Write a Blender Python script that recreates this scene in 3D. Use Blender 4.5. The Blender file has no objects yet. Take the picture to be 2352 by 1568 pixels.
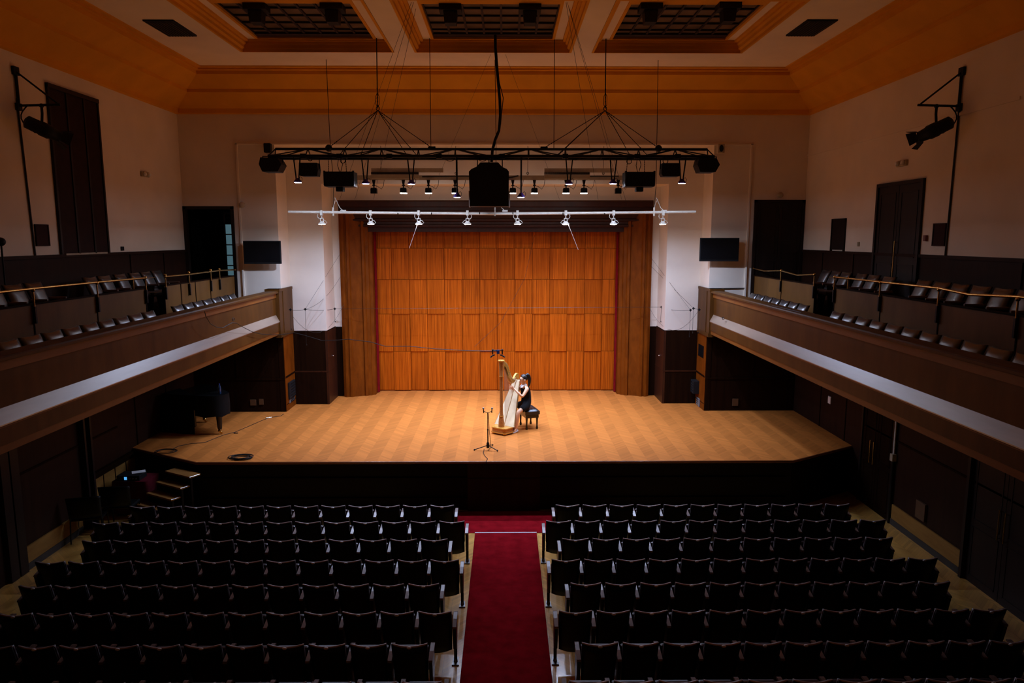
import bpy, bmesh, math, random
from mathutils import Vector, Matrix

# ---------------------------------------------------------------- camera, light, exposure
SC = bpy.context.scene
COL = SC.collection
IMG_W, IMG_H, FPX = 2352.0, 1568.0, 1650.0
CAM = Vector((0.26, 0.0, 5.82))
PITCH, YAW = math.radians(8.242), math.radians(0.55)
cam_data = bpy.data.cameras.new('camera')
cam_data.sensor_width = 36.0
cam_data.lens = FPX / IMG_W * 36.0
cam_data.clip_start, cam_data.clip_end = 0.05, 200
cam = bpy.data.objects.new('camera', cam_data)
COL.objects.link(cam)
cam.location = CAM
cam.rotation_euler = (math.pi / 2 - PITCH, 0, -YAW)
SC.camera = cam

world = bpy.data.worlds.new('hall_dark')
SC.world = world
world.use_nodes = True
world.node_tree.nodes['Background'].inputs[0].default_value = (0, 0, 0, 1)
world.node_tree.nodes['Background'].inputs[1].default_value = 0.0

SC.view_settings.view_transform = 'Standard'
SC.view_settings.look = 'None'
SC.view_settings.gamma = 1.0
SC.view_settings.exposure = 0.0
SC.view_settings.use_curve_mapping = False
SC.cycles.max_bounces = 8
SC.cycles.diffuse_bounces = 5
SC.cycles.glossy_bounces = 3
SC.cycles.caustics_reflective = False
SC.cycles.caustics_refractive = False
SC.cycles.sample_clamp_indirect = 4.0
SC.cycles.use_denoising = True

# watts of one lamp of each kind, and their colour (cool white LEDs)
W_PAR, W_PIPE, W_FLOOD = 26.0, 43.0, 21.0
LED = (0.80, 1.0, 1.52)
TILT = 3.0                    # the lamps are tipped a little towards the stage back

# ---------------------------------------------------------------- helpers
_f = Vector((math.sin(YAW) * math.cos(PITCH), math.cos(YAW) * math.cos(PITCH), -math.sin(PITCH)))
_r = Vector((math.cos(YAW), -math.sin(YAW), 0))
_u = _r.cross(_f)
def _ray(x, y): return _f + _r * ((x - IMG_W / 2) / FPX) - _u * ((y - IMG_H / 2) / FPX)
def atX(x, y, v):
    d = _ray(x, y); return CAM + d * ((v - CAM.x) / d.x)
def atY(x, y, v):
    d = _ray(x, y); return CAM + d * ((v - CAM.y) / d.y)
def atZ(x, y, v):
    d = _ray(x, y); return CAM + d * ((v - CAM.z) / d.z)

class MB:
    """collects shapes into one mesh"""
    def __init__(s): s.v = []; s.f = []; s.m = []; s.sm = []
    def add(s, vs, fs, mi=0, smooth=False, M=None):
        o = len(s.v)
        for p in vs:
            p = Vector(p)
            s.v.append(tuple(M @ p) if M else tuple(p))
        for f in fs:
            s.f.append([i + o for i in f]); s.m.append(mi); s.sm.append(smooth)
    def box(s, a, b, mi=0, M=None):
        x0, y0, z0 = a; x1, y1, z1 = b
        if x0 > x1: x0, x1 = x1, x0
        if y0 > y1: y0, y1 = y1, y0
        if z0 > z1: z0, z1 = z1, z0
        vs = [(x0,y0,z0),(x1,y0,z0),(x1,y1,z0),(x0,y1,z0),(x0,y0,z1),(x1,y0,z1),(x1,y1,z1),(x0,y1,z1)]
        fs = [(0,3,2,1),(4,5,6,7),(0,1,5,4),(1,2,6,5),(2,3,7,6),(3,0,4,7)]
        s.add(vs, fs, mi, False, M)
    def cbox(s, c, size, mi=0, M=None):
        s.box([c[i] - size[i] / 2 for i in range(3)], [c[i] + size[i] / 2 for i in range(3)], mi, M)
    def tube(s, pts, r, n=8, mi=0, caps=True, M=None):
        pts = [Vector(p) for p in pts]
        rs = r if isinstance(r, (list, tuple)) else [r] * len(pts)
        vs, fs = [], []
        t0 = (pts[1] - pts[0]).normalized()
        up = Vector((0, 0, 1)) if abs(t0.z) < 0.9 else Vector((1, 0, 0))
        a = t0.cross(up).normalized(); b = a.cross(t0)
        for i, p in enumerate(pts):
            if i == 0: t = pts[1] - pts[0]
            elif i == len(pts) - 1: t = pts[-1] - pts[-2]
            else: t = (pts[i+1] - pts[i]).normalized() + (pts[i] - pts[i-1]).normalized()
            t.normalize()
            a = (a - t * a.dot(t)).normalized(); b = a.cross(t)
            for k in range(n):
                an = 2 * math.pi * k / n
                vs.append(p + (a * math.cos(an) + b * math.sin(an)) * rs[i])
        for i in range(len(pts) - 1):
            for k in range(n):
                k2 = (k + 1) % n
                fs.append((i*n+k, i*n+k2, (i+1)*n+k2, (i+1)*n+k))
        s.add(vs, fs, mi, n > 4, M)
        if caps:
            o = len(pts) - 1
            s.add(vs[:n], [tuple(range(n))[::-1]], mi, False, M)
            s.add(vs[o*n:], [tuple(range(n))], mi, False, M)
    def lathe(s, prof, n=16, mi=0, M=None, c=(0, 0, 0), smooth=True):
        vs, fs = [], []
        for (r, z) in prof:
            for k in range(n):
                an = 2 * math.pi * k / n
                vs.append((c[0] + r * math.cos(an), c[1] + r * math.sin(an), c[2] + z))
        for i in range(len(prof) - 1):
            for k in range(n):
                k2 = (k + 1) % n
                fs.append((i*n+k, i*n+k2, (i+1)*n+k2, (i+1)*n+k))
        s.add(vs, fs, mi, smooth, M)
        e = (len(prof) - 1) * n
        if prof[0][0] > 1e-4: s.add(vs[:n], [tuple(range(n))[::-1]], mi, False, M)
        if prof[-1][0] > 1e-4: s.add(vs[e:], [tuple(range(n))], mi, False, M)
    def prism(s, poly, axis, a, b, mi=0, M=None, smooth=False):
        """poly of 2-D points extruded from a to b; axis x: (y,z), y: (x,z), z: (x,y)"""
        n = len(poly)
        def P(q, t):
            return {'x': (t, q[0], q[1]), 'y': (q[0], t, q[1]), 'z': (q[0], q[1], t)}[axis]
        vs = [P(q, a) for q in poly] + [P(q, b) for q in poly]
        s.add(vs, [tuple(range(n))[::-1], tuple(range(n, 2*n))], mi, False, M)
        s.add(vs, [(i, (i+1) % n, (i+1) % n + n, i + n) for i in range(n)], mi, smooth, M)
    def loft(s, rings, mi=0, closed=False, caps=True, smooth=True, M=None):
        n = len(rings[0]); vs = [p for r in rings for p in r]; fs = []
        m = len(rings)
        for i in range(m if closed else m - 1):
            i2 = (i + 1) % m
            for k in range(n):
                k2 = (k + 1) % n
                fs.append((i*n+k, i*n+k2, i2*n+k2, i2*n+k))
        s.add(vs, fs, mi, smooth, M)
        if caps and not closed:
            s.add(rings[0], [tuple(range(n))[::-1]], mi, False, M)
            s.add(rings[-1], [tuple(range(n))], mi, False, M)
    def ball(s, c, r, n=10, mi=0, sc=(1, 1, 1), M=None):
        prof = [(max(1e-5, math.sin(math.pi * i / n)) * r, -math.cos(math.pi * i / n) * r) for i in range(n + 1)]
        vs, fs = [], []
        m = n + 2
        for (q, z) in prof:
            for k in range(m):
                an = 2 * math.pi * k / m
                vs.append((c[0] + q*math.cos(an)*sc[0], c[1] + q*math.sin(an)*sc[1], c[2] + z*sc[2]))
        for i in range(n):
            for k in range(m):
                k2 = (k + 1) % m
                fs.append((i*m+k, i*m+k2, (i+1)*m+k2, (i+1)*m+k))
        s.add(vs, fs, mi, True, M)
    def build(s, name, mat, parent=None, bevel=0, loc=None, fix=True, weld=False):
        me = bpy.data.meshes.new(name)
        me.from_pydata(s.v, [], s.f)
        mats = mat if isinstance(mat, (list, tuple)) else [mat]
        for m in mats: me.materials.append(m)
        for p, mi, sm in zip(me.polygons, s.m, s.sm):
            p.material_index = mi; p.use_smooth = sm
        if fix or weld:
            bm = bmesh.new(); bm.from_mesh(me)
            if weld: bmesh.ops.remove_doubles(bm, verts=bm.verts, dist=1e-5)
            bmesh.ops.recalc_face_normals(bm, faces=bm.faces)
            bm.to_mesh(me); bm.free()
        o = bpy.data.objects.new(name, me)
        COL.objects.link(o)
        if parent: o.parent = parent
        if loc: o.location = loc
        if bevel:
            b = o.modifiers.new('soft_edges', 'BEVEL')
            b.width = bevel; b.segments = 2; b.limit_method = 'ANGLE'; b.angle_limit = math.radians(40)
        return o

def tag(o, label=None, cat=None, group=None, kind=None):
    if label: o['label'] = label
    if cat: o['category'] = cat
    if group: o['group'] = group
    if kind: o['kind'] = kind
    return o
def thing(name, label, cat, loc=(0, 0, 0), rz=0, group=None, kind=None):
    o = bpy.data.objects.new(name, None)
    COL.objects.link(o)
    o.empty_display_size = 0.1
    o.location = loc; o.rotation_euler = (0, 0, rz)
    return tag(o, label, cat, group, kind)
def child(name, mb, mat, parent, bevel=0, label=None):
    """mesh given in world coordinates, parented to a thing that may stand anywhere"""
    o = mb.build(name, mat, None, bevel)
    o.parent = parent
    root = parent
    M = Matrix.Identity(4)
    chain = []
    while root: chain.append(root); root = root.parent
    for q in reversed(chain): M = M @ Matrix.LocRotScale(q.location, q.rotation_euler, None)
    o.data.transform(M.inverted())
    if label: o['label'] = label
    return o
def copy_tree(o, parent=None):
    c = o.copy(); COL.objects.link(c)
    if parent: c.parent = parent
    for ch in KIDS.get(o, []): copy_tree(ch, c)
    return c
KIDS = {}
def remember(root):
    """lists the children of a thing once so copies need no search"""
    allo = list(COL.objects)
    todo = [root]
    while todo:
        q = todo.pop()
        KIDS[q] = [x for x in allo if x.parent == q]
        todo += KIDS[q]
ORD = 'first second third fourth fifth sixth seventh eighth ninth tenth eleventh twelfth thirteenth fourteenth fifteenth sixteenth seventeenth eighteenth nineteenth twentieth'.split()

# ---------------------------------------------------------------- materials
def new_mat(name):
    m = bpy.data.materials.new(name); m.use_nodes = True
    nt = m.node_tree
    return m, nt, nt.nodes['Principled BSDF']
def N(nt, t, **kw):
    n = nt.nodes.new(t)
    for k, v in kw.items():
        if k.startswith('i_'):
            key = k[2:]
            n.inputs[int(key) if key.isdigit() else key].default_value = v
        else: setattr(n, k, v)
    return n
def ramp(nt, stops):
    n = nt.nodes.new('ShaderNodeValToRGB')
    e = n.color_ramp.elements
    while len(e) < len(stops): e.new(0.5)
    for q, (p, c) in zip(e, stops):
        q.position = p; q.color = (*c, 1)
    return n
def math_node(nt, op, a, b=None, c=None):
    n = nt.nodes.new('ShaderNodeMath'); n.operation = op
    for i, v in enumerate((a, b, c)):
        if v is None: continue
        if isinstance(v, (int, float)): n.inputs[i].default_value = v
        else: nt.links.new(v, n.inputs[i])
    return n.outputs[0]
def plain(name, col, rough=0.6, metal=0.0, spec=0.5, var=0.12, scale=6.0, bump=0.0, coat=0.0):
    m, nt, b = new_mat(name)
    tc = N(nt, 'ShaderNodeTexCoord')
    no = N(nt, 'ShaderNodeTexNoise', i_Scale=scale, i_Detail=4.0)
    nt.links.new(tc.outputs['Object'], no.inputs['Vector'])
    r = ramp(nt, [(0.3, tuple(c * (1 - var) for c in col)), (0.7, tuple(min(1, c * (1 + var)) for c in col))])
    nt.links.new(no.outputs['Fac'], r.inputs['Fac'])
    nt.links.new(r.outputs['Color'], b.inputs['Base Color'])
    b.inputs['Roughness'].default_value = rough
    b.inputs['Metallic'].default_value = metal
    b.inputs['Specular IOR Level'].default_value = spec
    b.inputs['Coat Weight'].default_value = coat
    b.inputs['Coat Roughness'].default_value = 0.28
    if bump:
        bp = N(nt, 'ShaderNodeBump', i_Strength=bump, i_Distance=0.01)
        n2 = N(nt, 'ShaderNodeTexNoise', i_Scale=scale * 12, i_Detail=3.0)
        nt.links.new(tc.outputs['Object'], n2.inputs['Vector'])
        nt.links.new(n2.outputs['Fac'], bp.inputs['Height'])
        nt.links.new(bp.outputs['Normal'], b.inputs['Normal'])
    return m
def wood(name, dark, light, grain=(14, 14, 0.9), rough=0.45, spec=0.5, island=0.0, contrast=(0.25, 0.75), coat=0.0):
    """grain: noise frequency along x, y, z (low along the fibres)"""
    m, nt, b = new_mat(name)
    tc = N(nt, 'ShaderNodeTexCoord')
    mp = N(nt, 'ShaderNodeMapping')
    mp.inputs['Scale'].default_value = grain
    vec = tc.outputs['Object']
    if island:
        ge = N(nt, 'ShaderNodeNewGeometry')
        av = N(nt, 'ShaderNodeVectorMath', operation='ADD')
        sc_ = N(nt, 'ShaderNodeVectorMath', operation='SCALE')
        cb = N(nt, 'ShaderNodeCombineXYZ')
        for i in range(3): nt.links.new(ge.outputs['Random Per Island'], cb.inputs[i])
        nt.links.new(cb.outputs[0], sc_.inputs[0]); sc_.inputs['Scale'].default_value = 17.0
        nt.links.new(vec, av.inputs[0]); nt.links.new(sc_.outputs[0], av.inputs[1])
        vec = av.outputs[0]
    nt.links.new(vec, mp.inputs['Vector'])
    no = N(nt, 'ShaderNodeTexNoise', i_Scale=1.0, i_Detail=5.0, i_Roughness=0.6, i_Distortion=0.25)
    nt.links.new(mp.outputs[0], no.inputs['Vector'])
    r = ramp(nt, [(contrast[0], dark), (contrast[1], light)])
    nt.links.new(no.outputs['Fac'], r.inputs['Fac'])
    out = r.outputs['Color']
    if island:
        hs = N(nt, 'ShaderNodeHueSaturation')
        mr = N(nt, 'ShaderNodeMapRange', i_3=1 - island, i_4=1 + island)
        nt.links.new(ge.outputs['Random Per Island'], mr.inputs[0])
        nt.links.new(mr.outputs[0], hs.inputs['Value'])
        nt.links.new(out, hs.inputs['Color'])
        out = hs.outputs['Color']
    nt.links.new(out, b.inputs['Base Color'])
    b.inputs['Roughness'].default_value = rough
    b.inputs['Specular IOR Level'].default_value = spec
    b.inputs['Coat Weight'].default_value = coat
    b.inputs['Coat Roughness'].default_value = 0.3
    return m
def parquet(name, base, w=0.27, plank=0.07, rough=0.4, spec=0.5, two=0.16, rnd=0.16, joint=0.0, coat=0.0):
    """herringbone strips that run away from the audience; neighbouring strips lie the other way"""
    m, nt, b = new_mat(name)
    tc = N(nt, 'ShaderNodeTexCoord')
    sp = N(nt, 'ShaderNodeSeparateXYZ'); nt.links.new(tc.outputs['Object'], sp.inputs[0])
    u = math_node(nt, 'DIVIDE', sp.outputs[0], w)
    colm = math_node(nt, 'FLOOR', u)
    fr = math_node(nt, 'SUBTRACT', u, colm)
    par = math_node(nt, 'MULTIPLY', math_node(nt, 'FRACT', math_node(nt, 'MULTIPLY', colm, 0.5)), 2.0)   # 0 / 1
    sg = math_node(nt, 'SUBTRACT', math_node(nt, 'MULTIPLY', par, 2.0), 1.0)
    yy = math_node(nt, 'ADD', sp.outputs[1], math_node(nt, 'MULTIPLY', math_node(nt, 'MULTIPLY', fr, w), sg))
    k = math_node(nt, 'DIVIDE', yy, plank)
    kf = math_node(nt, 'FLOOR', k)
    cb = N(nt, 'ShaderNodeCombineXYZ'); nt.links.new(colm, cb.inputs[0]); nt.links.new(kf, cb.inputs[1])
    wn = N(nt, 'ShaderNodeTexWhiteNoise', noise_dimensions='2D'); nt.links.new(cb.outputs[0], wn.inputs['Vector'])
    no = N(nt, 'ShaderNodeTexNoise', i_Scale=0.6, i_Detail=4.0); nt.links.new(tc.outputs['Object'], no.inputs['Vector'])
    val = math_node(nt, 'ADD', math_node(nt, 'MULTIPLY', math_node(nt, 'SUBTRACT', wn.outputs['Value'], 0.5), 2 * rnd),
                    math_node(nt, 'MULTIPLY', math_node(nt, 'SUBTRACT', par, 0.5), 2 * two))  # strip tint stands in for the sheen that turns with the grain
    val = math_node(nt, 'ADD', val, math_node(nt, 'MULTIPLY', math_node(nt, 'SUBTRACT', no.outputs['Fac'], 0.5), 0.3))
    val = math_node(nt, 'ADD', val, 1.0)
    if joint:
        kfr = math_node(nt, 'FRACT', k)
        j = math_node(nt, 'MULTIPLY', math_node(nt, 'LESS_THAN', kfr, 0.05), joint)
        j2 = math_node(nt, 'MULTIPLY', math_node(nt, 'LESS_THAN', fr, 0.02), joint)
        val = math_node(nt, 'SUBTRACT', val, math_node(nt, 'MAXIMUM', j, j2))
    hs = N(nt, 'ShaderNodeHueSaturation'); hs.inputs['Color'].default_value = (*base, 1)
    nt.links.new(val, hs.inputs['Value'])
    nt.links.new(hs.outputs['Color'], b.inputs['Base Color'])
    b.inputs['Roughness'].default_value = rough
    b.inputs['Specular IOR Level'].default_value = spec
    b.inputs['Coat Weight'].default_value = coat
    b.inputs['Coat Roughness'].default_value = 0.17
    return m
def glow(name, col, strength):
    m, nt, b = new_mat(name)
    b.inputs['Base Color'].default_value = (*col, 1)
    b.inputs['Emission Color'].default_value = (*col, 1)
    b.inputs['Emission Strength'].default_value = strength
    return m
def glass_mat(name, col, rough=0.1, alpha_mix=0.7):
    m, nt, b = new_mat(name)
    b.inputs['Base Color'].default_value = (*col, 1)
    b.inputs['Roughness'].default_value = rough
    b.inputs['Transmission Weight'].default_value = alpha_mix
    return m

MAT = dict(
    wall=plain('cream_wall_paint', (0.80, 0.71, 0.61), 0.85, spec=0.2, var=0.05, scale=1.2, bump=0.05),
    ceil=plain('pale_ceiling_paint', (0.92, 0.80, 0.70), 0.9, spec=0.2, var=0.05, scale=1.0),
    ochre=plain('ochre_cornice_paint', (0.78, 0.36, 0.025), 0.8, spec=0.2, var=0.07, scale=1.5),
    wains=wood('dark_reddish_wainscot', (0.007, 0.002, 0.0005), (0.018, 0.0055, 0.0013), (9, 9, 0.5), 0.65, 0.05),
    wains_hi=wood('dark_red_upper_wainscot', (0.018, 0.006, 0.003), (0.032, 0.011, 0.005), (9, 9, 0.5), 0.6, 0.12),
    panel=wood('orange_brown_veneer', (0.25, 0.043, 0.0018), (0.63, 0.130, 0.006), (34, 34, 0.7), 0.55, 0.06, island=0.13, contrast=(0.3, 0.7)),
    frame=wood('brown_portal_veneer', (0.12, 0.026, 0.0015), (0.23, 0.055, 0.0035), (6, 6, 2.2), 0.55, 0.08),
    frame_dark=wood('dark_shaded_portal_wood', (0.026, 0.006, 0.002), (0.055, 0.014, 0.004), (10, 10, 2), 0.45, 0.3),
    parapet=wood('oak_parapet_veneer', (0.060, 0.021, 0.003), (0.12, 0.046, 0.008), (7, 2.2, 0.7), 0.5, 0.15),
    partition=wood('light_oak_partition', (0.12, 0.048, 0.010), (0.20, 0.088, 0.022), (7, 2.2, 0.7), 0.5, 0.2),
    parapet_lit=wood('lit_parapet_edge', (0.15, 0.046, 0.005), (0.23, 0.078, 0.011), (2, 1.5, 7), 0.5, 0.3),  # brighter copy of the parapet wood, lit edges put into the colour
    ledge=wood('pale_sheen_ledge', (0.27, 0.19, 0.13), (0.38, 0.28, 0.20), (6, 0.8, 6), 0.38, 1.0, coat=1.0),  # base colour lightened to carry part of the lamps' sheen
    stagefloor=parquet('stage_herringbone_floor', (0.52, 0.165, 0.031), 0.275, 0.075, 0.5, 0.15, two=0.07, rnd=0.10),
    hallfloor=parquet('hall_herringbone_floor', (0.70, 0.37, 0.085), 0.30, 0.07, 0.30, 0.4, two=0.04, rnd=0.16, joint=0.3, coat=0.7),
    stagefront=wood('dark_stage_fascia', (0.005, 0.002, 0.001), (0.010, 0.004, 0.002), (2, 8, 8), 0.6, 0.1),
    stagelip=wood('polished_stage_edge', (0.14, 0.04, 0.012), (0.2, 0.06, 0.02), (1, 8, 8), 0.25, 0.5),
    carpet=plain('wine_red_carpet', (0.19, 0.005, 0.009), 1.0, spec=0.0, var=0.22, scale=5, bump=0.4),
    leather=plain('dark_maroon_leather', (0.026, 0.009, 0.009), 0.36, spec=1.0, var=0.2, scale=9, bump=0.04),
    leather_gloss=plain('glossy_maroon_leather', (0.012, 0.008, 0.009), 0.40, spec=1.0, var=0.2, scale=9, bump=0.03, coat=1.0),
    rim=wood('seat_rim_highlight', (0.30, 0.22, 0.20), (0.42, 0.32, 0.29), (3, 12, 12), 0.3, 1.0),  # pale colour stands in for the lamp highlight along the seat tops
    leather_back=plain('black_seat_shell', (0.003, 0.003, 0.003), 0.45, spec=0.2, var=0.2),
    arm=plain('lacquered_armrest_wood', (0.16, 0.085, 0.06), 0.34, spec=1.0, var=0.25),
    iron=plain('black_cast_iron', (0.012, 0.012, 0.014), 0.35, 0.6, var=0.2),
    foot=plain('worn_steel_foot', (0.22, 0.22, 0.22), 0.4, 0.9, var=0.2),
    black=plain('matt_black_metal', (0.008, 0.008, 0.009), 0.6, spec=0.25, var=0.15),
    gloss=plain('black_screen_plastic', (0.006, 0.006, 0.007), 0.25, spec=0.3, var=0.1),
    rubber=plain('black_cable_rubber', (0.010, 0.009, 0.009), 0.6, spec=0.3),
    steelwire=plain('dark_steel_wire', (0.03, 0.025, 0.02), 0.5, 0.5),
    whitepaint=plain('white_enamel', (0.78, 0.78, 0.78), 0.45, spec=0.4, var=0.04),
    brass=plain('polished_brass', (0.62, 0.40, 0.12), 0.25, 1.0, var=0.1),
    metal=plain('bright_steel', (0.7, 0.7, 0.72), 0.25, 1.0, var=0.08),
    beige=plain('beige_plastic', (0.40, 0.34, 0.24), 0.6, var=0.08),
    batten=plain('painted_batten', (0.42, 0.35, 0.26), 0.8, var=0.12),
    maroon=plain('dark_maroon_board', (0.035, 0.012, 0.012), 0.8, spec=0.15),
    darkdoor=wood('almost_black_door', (0.010, 0.005, 0.004), (0.020, 0.010, 0.007), (8, 8, 0.6), 0.5, 0.25),
    drape=plain('dark_red_shutter', (0.022, 0.007, 0.006), 0.7, spec=0.15, var=0.2),
    velvet=plain('crimson_velvet', (0.20, 0.003, 0.006), 0.85, spec=0.15, var=0.15),
    void=plain('dark_passage', (0.01, 0.009, 0.008), 0.9, spec=0.1),
    skyglass=plain('dark_leaded_glass', (0.15, 0.10, 0.06), 0.35, spec=0.4, var=0.5, scale=2.2),
    skyframe=plain('dark_skylight_iron', (0.02, 0.007, 0.004), 0.6),
    paper=plain('white_paper', (0.8, 0.8, 0.82), 0.8, var=0.02),
    bluepane=glow('cold_lit_door_pane', (0.16, 0.34, 0.42), 0.30),
    screen=glow('blue_lit_display', (0.10, 0.45, 0.95), 0.9),
    lens_blue=glow('violet_white_led_lens', (0.80, 0.86, 1.0), 230.0),
    lens_white=glow('white_flood_lens', (1.0, 0.98, 0.95), 35.0),
    rim_blue=plain('violet_lamp_rim', (0.06, 0.03, 0.35), 0.4),
    skin=plain('fair_skin', (0.84, 0.47, 0.27), 0.5, spec=0.4, var=0.05),
    hair=plain('dark_brown_hair', (0.012, 0.008, 0.006), 0.4, spec=0.5, var=0.3, scale=40),
    dress=plain('black_dress', (0.006, 0.006, 0.007), 0.85, spec=0.2),
    collar=plain('white_collar', (0.82, 0.82, 0.84), 0.7, var=0.03),
    shoe=plain('pale_shoe_leather', (0.62, 0.55, 0.50), 0.5),
    lips=plain('lip_red', (0.40, 0.10, 0.09), 0.4),
    gold=plain('gilded_harp_wood', (0.66, 0.32, 0.05), 0.35, 0.25, var=0.3, scale=45, bump=0.1),
    carved=plain('carved_walnut_gold', (0.50, 0.20, 0.045), 0.45, 0.1, var=0.35, scale=70, bump=0.3),
    sound=plain('pale_spruce', (0.98, 0.80, 0.50), 0.45, var=0.05, scale=8),
    shellwood=wood('harp_body_maple', (0.40, 0.22, 0.08), (0.55, 0.33, 0.13), (12, 12, 2), 0.35),
    string=plain('gut_string', (0.55, 0.40, 0.30), 0.5),
    piano=plain('black_piano_lacquer', (0.006, 0.006, 0.006), 0.25, spec=0.5, var=0.1),
    cover=plain('dark_grey_quilted_cover', (0.004, 0.0045, 0.005), 0.75, spec=0.12, var=0.25, scale=20),
    bottle=glass_mat('blue_bottle_plastic', (0.15, 0.35, 0.9), 0.08, 0.8),
    cloth=plain('burgundy_tablecloth', (0.10, 0.007, 0.014), 0.9, spec=0.1),
    grey=plain('grey_metal_grille', (0.25, 0.25, 0.26), 0.5, 0.3),
    tan=wood('pale_oak_lit_strip', (0.22, 0.105, 0.022), (0.34, 0.175, 0.04), (2, 1.5, 9), 0.55, 0.3),
    tread=wood('worn_step_oak', (0.16, 0.065, 0.014), (0.28, 0.12, 0.028), (3, 3, 9), 0.5, 0.2),
    wainsplate=plain('brown_socket_plastic', (0.09, 0.038, 0.012), 0.6),
    plinth=plain('dark_plinth', (0.035, 0.028, 0.022), 0.7),
)

# ---------------------------------------------------------------- dimensions
W = 8.2                       # half width of the hall
Y0, Y1, Y2, YB = 19.25, 20.13, 21.2, 21.94
YR = -2.6                     # rear wall behind the camera
ZW, ZC, ZS = 9.05, 9.91, 1.1  # top of walls, ceiling, stage
ZL = 3.26                     # underside of the balconies
PX = 5.73                     # balcony front

# ---------------------------------------------------------------- setting: floor, walls, ceiling
m = MB(); m.box((-W, YR, -0.1), (W, 22.2, 0))
tag(m.build('floor', MAT['hallfloor']), 'light herringbone parquet floor of the auditorium', 'floor', kind='structure')

def side_wall(s, name, label):
    t = thing(name, label, 'wall', (s * W, 8, 0), kind='structure')
    m = MB(); m.box((s*W, YR, 5.5), (s*(W+.2), Y0+.2, ZW + 0.3))
    child('upper_wall', m, MAT['wall'], t)
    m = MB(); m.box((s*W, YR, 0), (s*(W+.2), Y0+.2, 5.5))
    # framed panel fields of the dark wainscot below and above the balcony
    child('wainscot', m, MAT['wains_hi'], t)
    m = MB()
    for y in (2.5, 5.2, 8.3, 11.0, 16.4, 18.0):
        m.box((s*W, y - .03, 3.7), (s*(W-.025), y + .03, 5.5))
    m.box((s*W, YR, 5.44), (s*(W-.035), Y0, 5.5))
    child('wainscot_trim', m, MAT['wains_hi'], t)
    m = MB()
    m.box((s*W, YR, 1.72), (s*(W-.02), 15.3, 1.76))
    for y in ((16.25, 17.6) if s > 0 else (16.1, 17.6)):
        m.box((s*W, y - .015, ZS), (s*(W-.015), y + .015, 2.9))
    m.box((s*W, 15.9, 2.95), (s*(W-.02), Y0, 2.99))
    child('panel_moulding', m, MAT['wains'], t)
    return t
wl = side_wall(-1, 'wall_left', 'left side wall, cream above and dark panelling below')
wr = side_wall(1, 'wall_right', 'right side wall, cream above and dark panelling below')
m = MB(); m.box((W, 11.4, 7.92), (W-.02, Y0, 7.97))
child('wall_moulding', m, MAT['wall'], wr)
m = MB(); m.box((-W-.2, YR-.2, 0), (W+.2, YR, ZW + .3))
tag(m.build('wall_rear', MAT['wall']), 'cream rear wall behind the viewer', 'wall', kind='structure')

# end wall of the hall with the wide stage opening (first step)
DL = (-8.2, -6.87, 4.15, 6.63)    # left balcony door x0 x1 z0 z1
t = thing('wall_front', 'cream end wall around the wide stage opening', 'wall', (0, Y0, 0), kind='structure')
m = MB()
OX = 5.73
m.box((-W, Y0, 8.23), (W, Y1, ZW + .3))
m.box((OX, Y0, 3.3), (W, Y1, 8.23))
m.box((-6.87, Y0, 3.3), (-OX, Y1, 8.23))
m.box((-W, Y0, 6.63), (-6.87, Y1, 8.23))
m.box((-W, Y0, 3.3), (-6.87, Y1, 4.15))
child('upper_wall', m, MAT['wall'], t)
m = MB()
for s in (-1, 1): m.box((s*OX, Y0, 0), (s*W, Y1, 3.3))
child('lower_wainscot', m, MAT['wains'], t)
m = MB()
for s in (-1, 1):
    # rails and stiles on the dark panelling at stage level
    m.box((s*OX, Y0-.02, 1.98), (s*W, Y0, 2.03))
    m.box((s*(OX+.02), Y0-.012, ZS), (s*(OX+.14), Y0, ZL))
    m.box((s*7.0, Y0-.012, 2.03), (s*7.04, Y0, ZL))
    m.box((s*OX, Y0+.02, 2.02), (s*(OX-.02), Y1, 2.07))
    m.box((s*OX, Y0+.02, 1.28), (s*(OX-.015), Y1, 1.30))
child('wainscot_trim', m, MAT['wains'], t)
m = MB()
for s in (-1, 1):                                       # lighter veneer on the cheeks of the opening
    m.box((s*OX, Y0+.0, ZS), (s*(OX-.012), Y1, ZL))
child('cheek_veneer', m, MAT['frame'], t)
m = MB()
for s in (-1, 1):                                       # raised pilaster strips with a thin edge
    m.box((s*6.68, Y0-.05, 3.6), (s*6.72, Y0, 8.23))
m.box((-6.72, Y0-.05, 8.20), (6.72, Y0, 8.235))
child('plaster_edge', m, MAT['wall'], t)

# second step
t = thing('wall_stage_step', 'inner white stage wall, one step behind the hall opening', 'wall', (0, Y1, 0), kind='structure')
m = MB()
IX = 4.77
m.box((-OX-.3, Y1, 7.27), (OX+.3, Y2, 9.3))
for s in (-1, 1): m.box((s*IX, Y1, 3.22), (s*(OX+.3), Y2, 7.27))
child('upper_wall', m, MAT['wall'], t)
m = MB()
for s in (-1, 1): m.box((s*IX, Y1, 0), (s*(OX+.3), Y2, 3.22))
child('lower_wainscot', m, MAT['wains'], t)
m = MB()
for s in (-1, 1):
    m.box((s*IX, Y1-.015, 2.03), (s*OX, Y1, 2.07))
    m.box((s*IX, Y1-.008, ZS), (s*(IX+.05), Y1, 3.22))
    m.box((s*(IX), Y1+.01, 2.03), (s*(IX-.015), Y2, 2.07))
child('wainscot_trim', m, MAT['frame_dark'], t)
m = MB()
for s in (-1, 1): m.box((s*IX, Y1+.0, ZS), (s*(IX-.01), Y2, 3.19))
child('cheek_veneer', m, MAT['frame_dark'], t)
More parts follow.
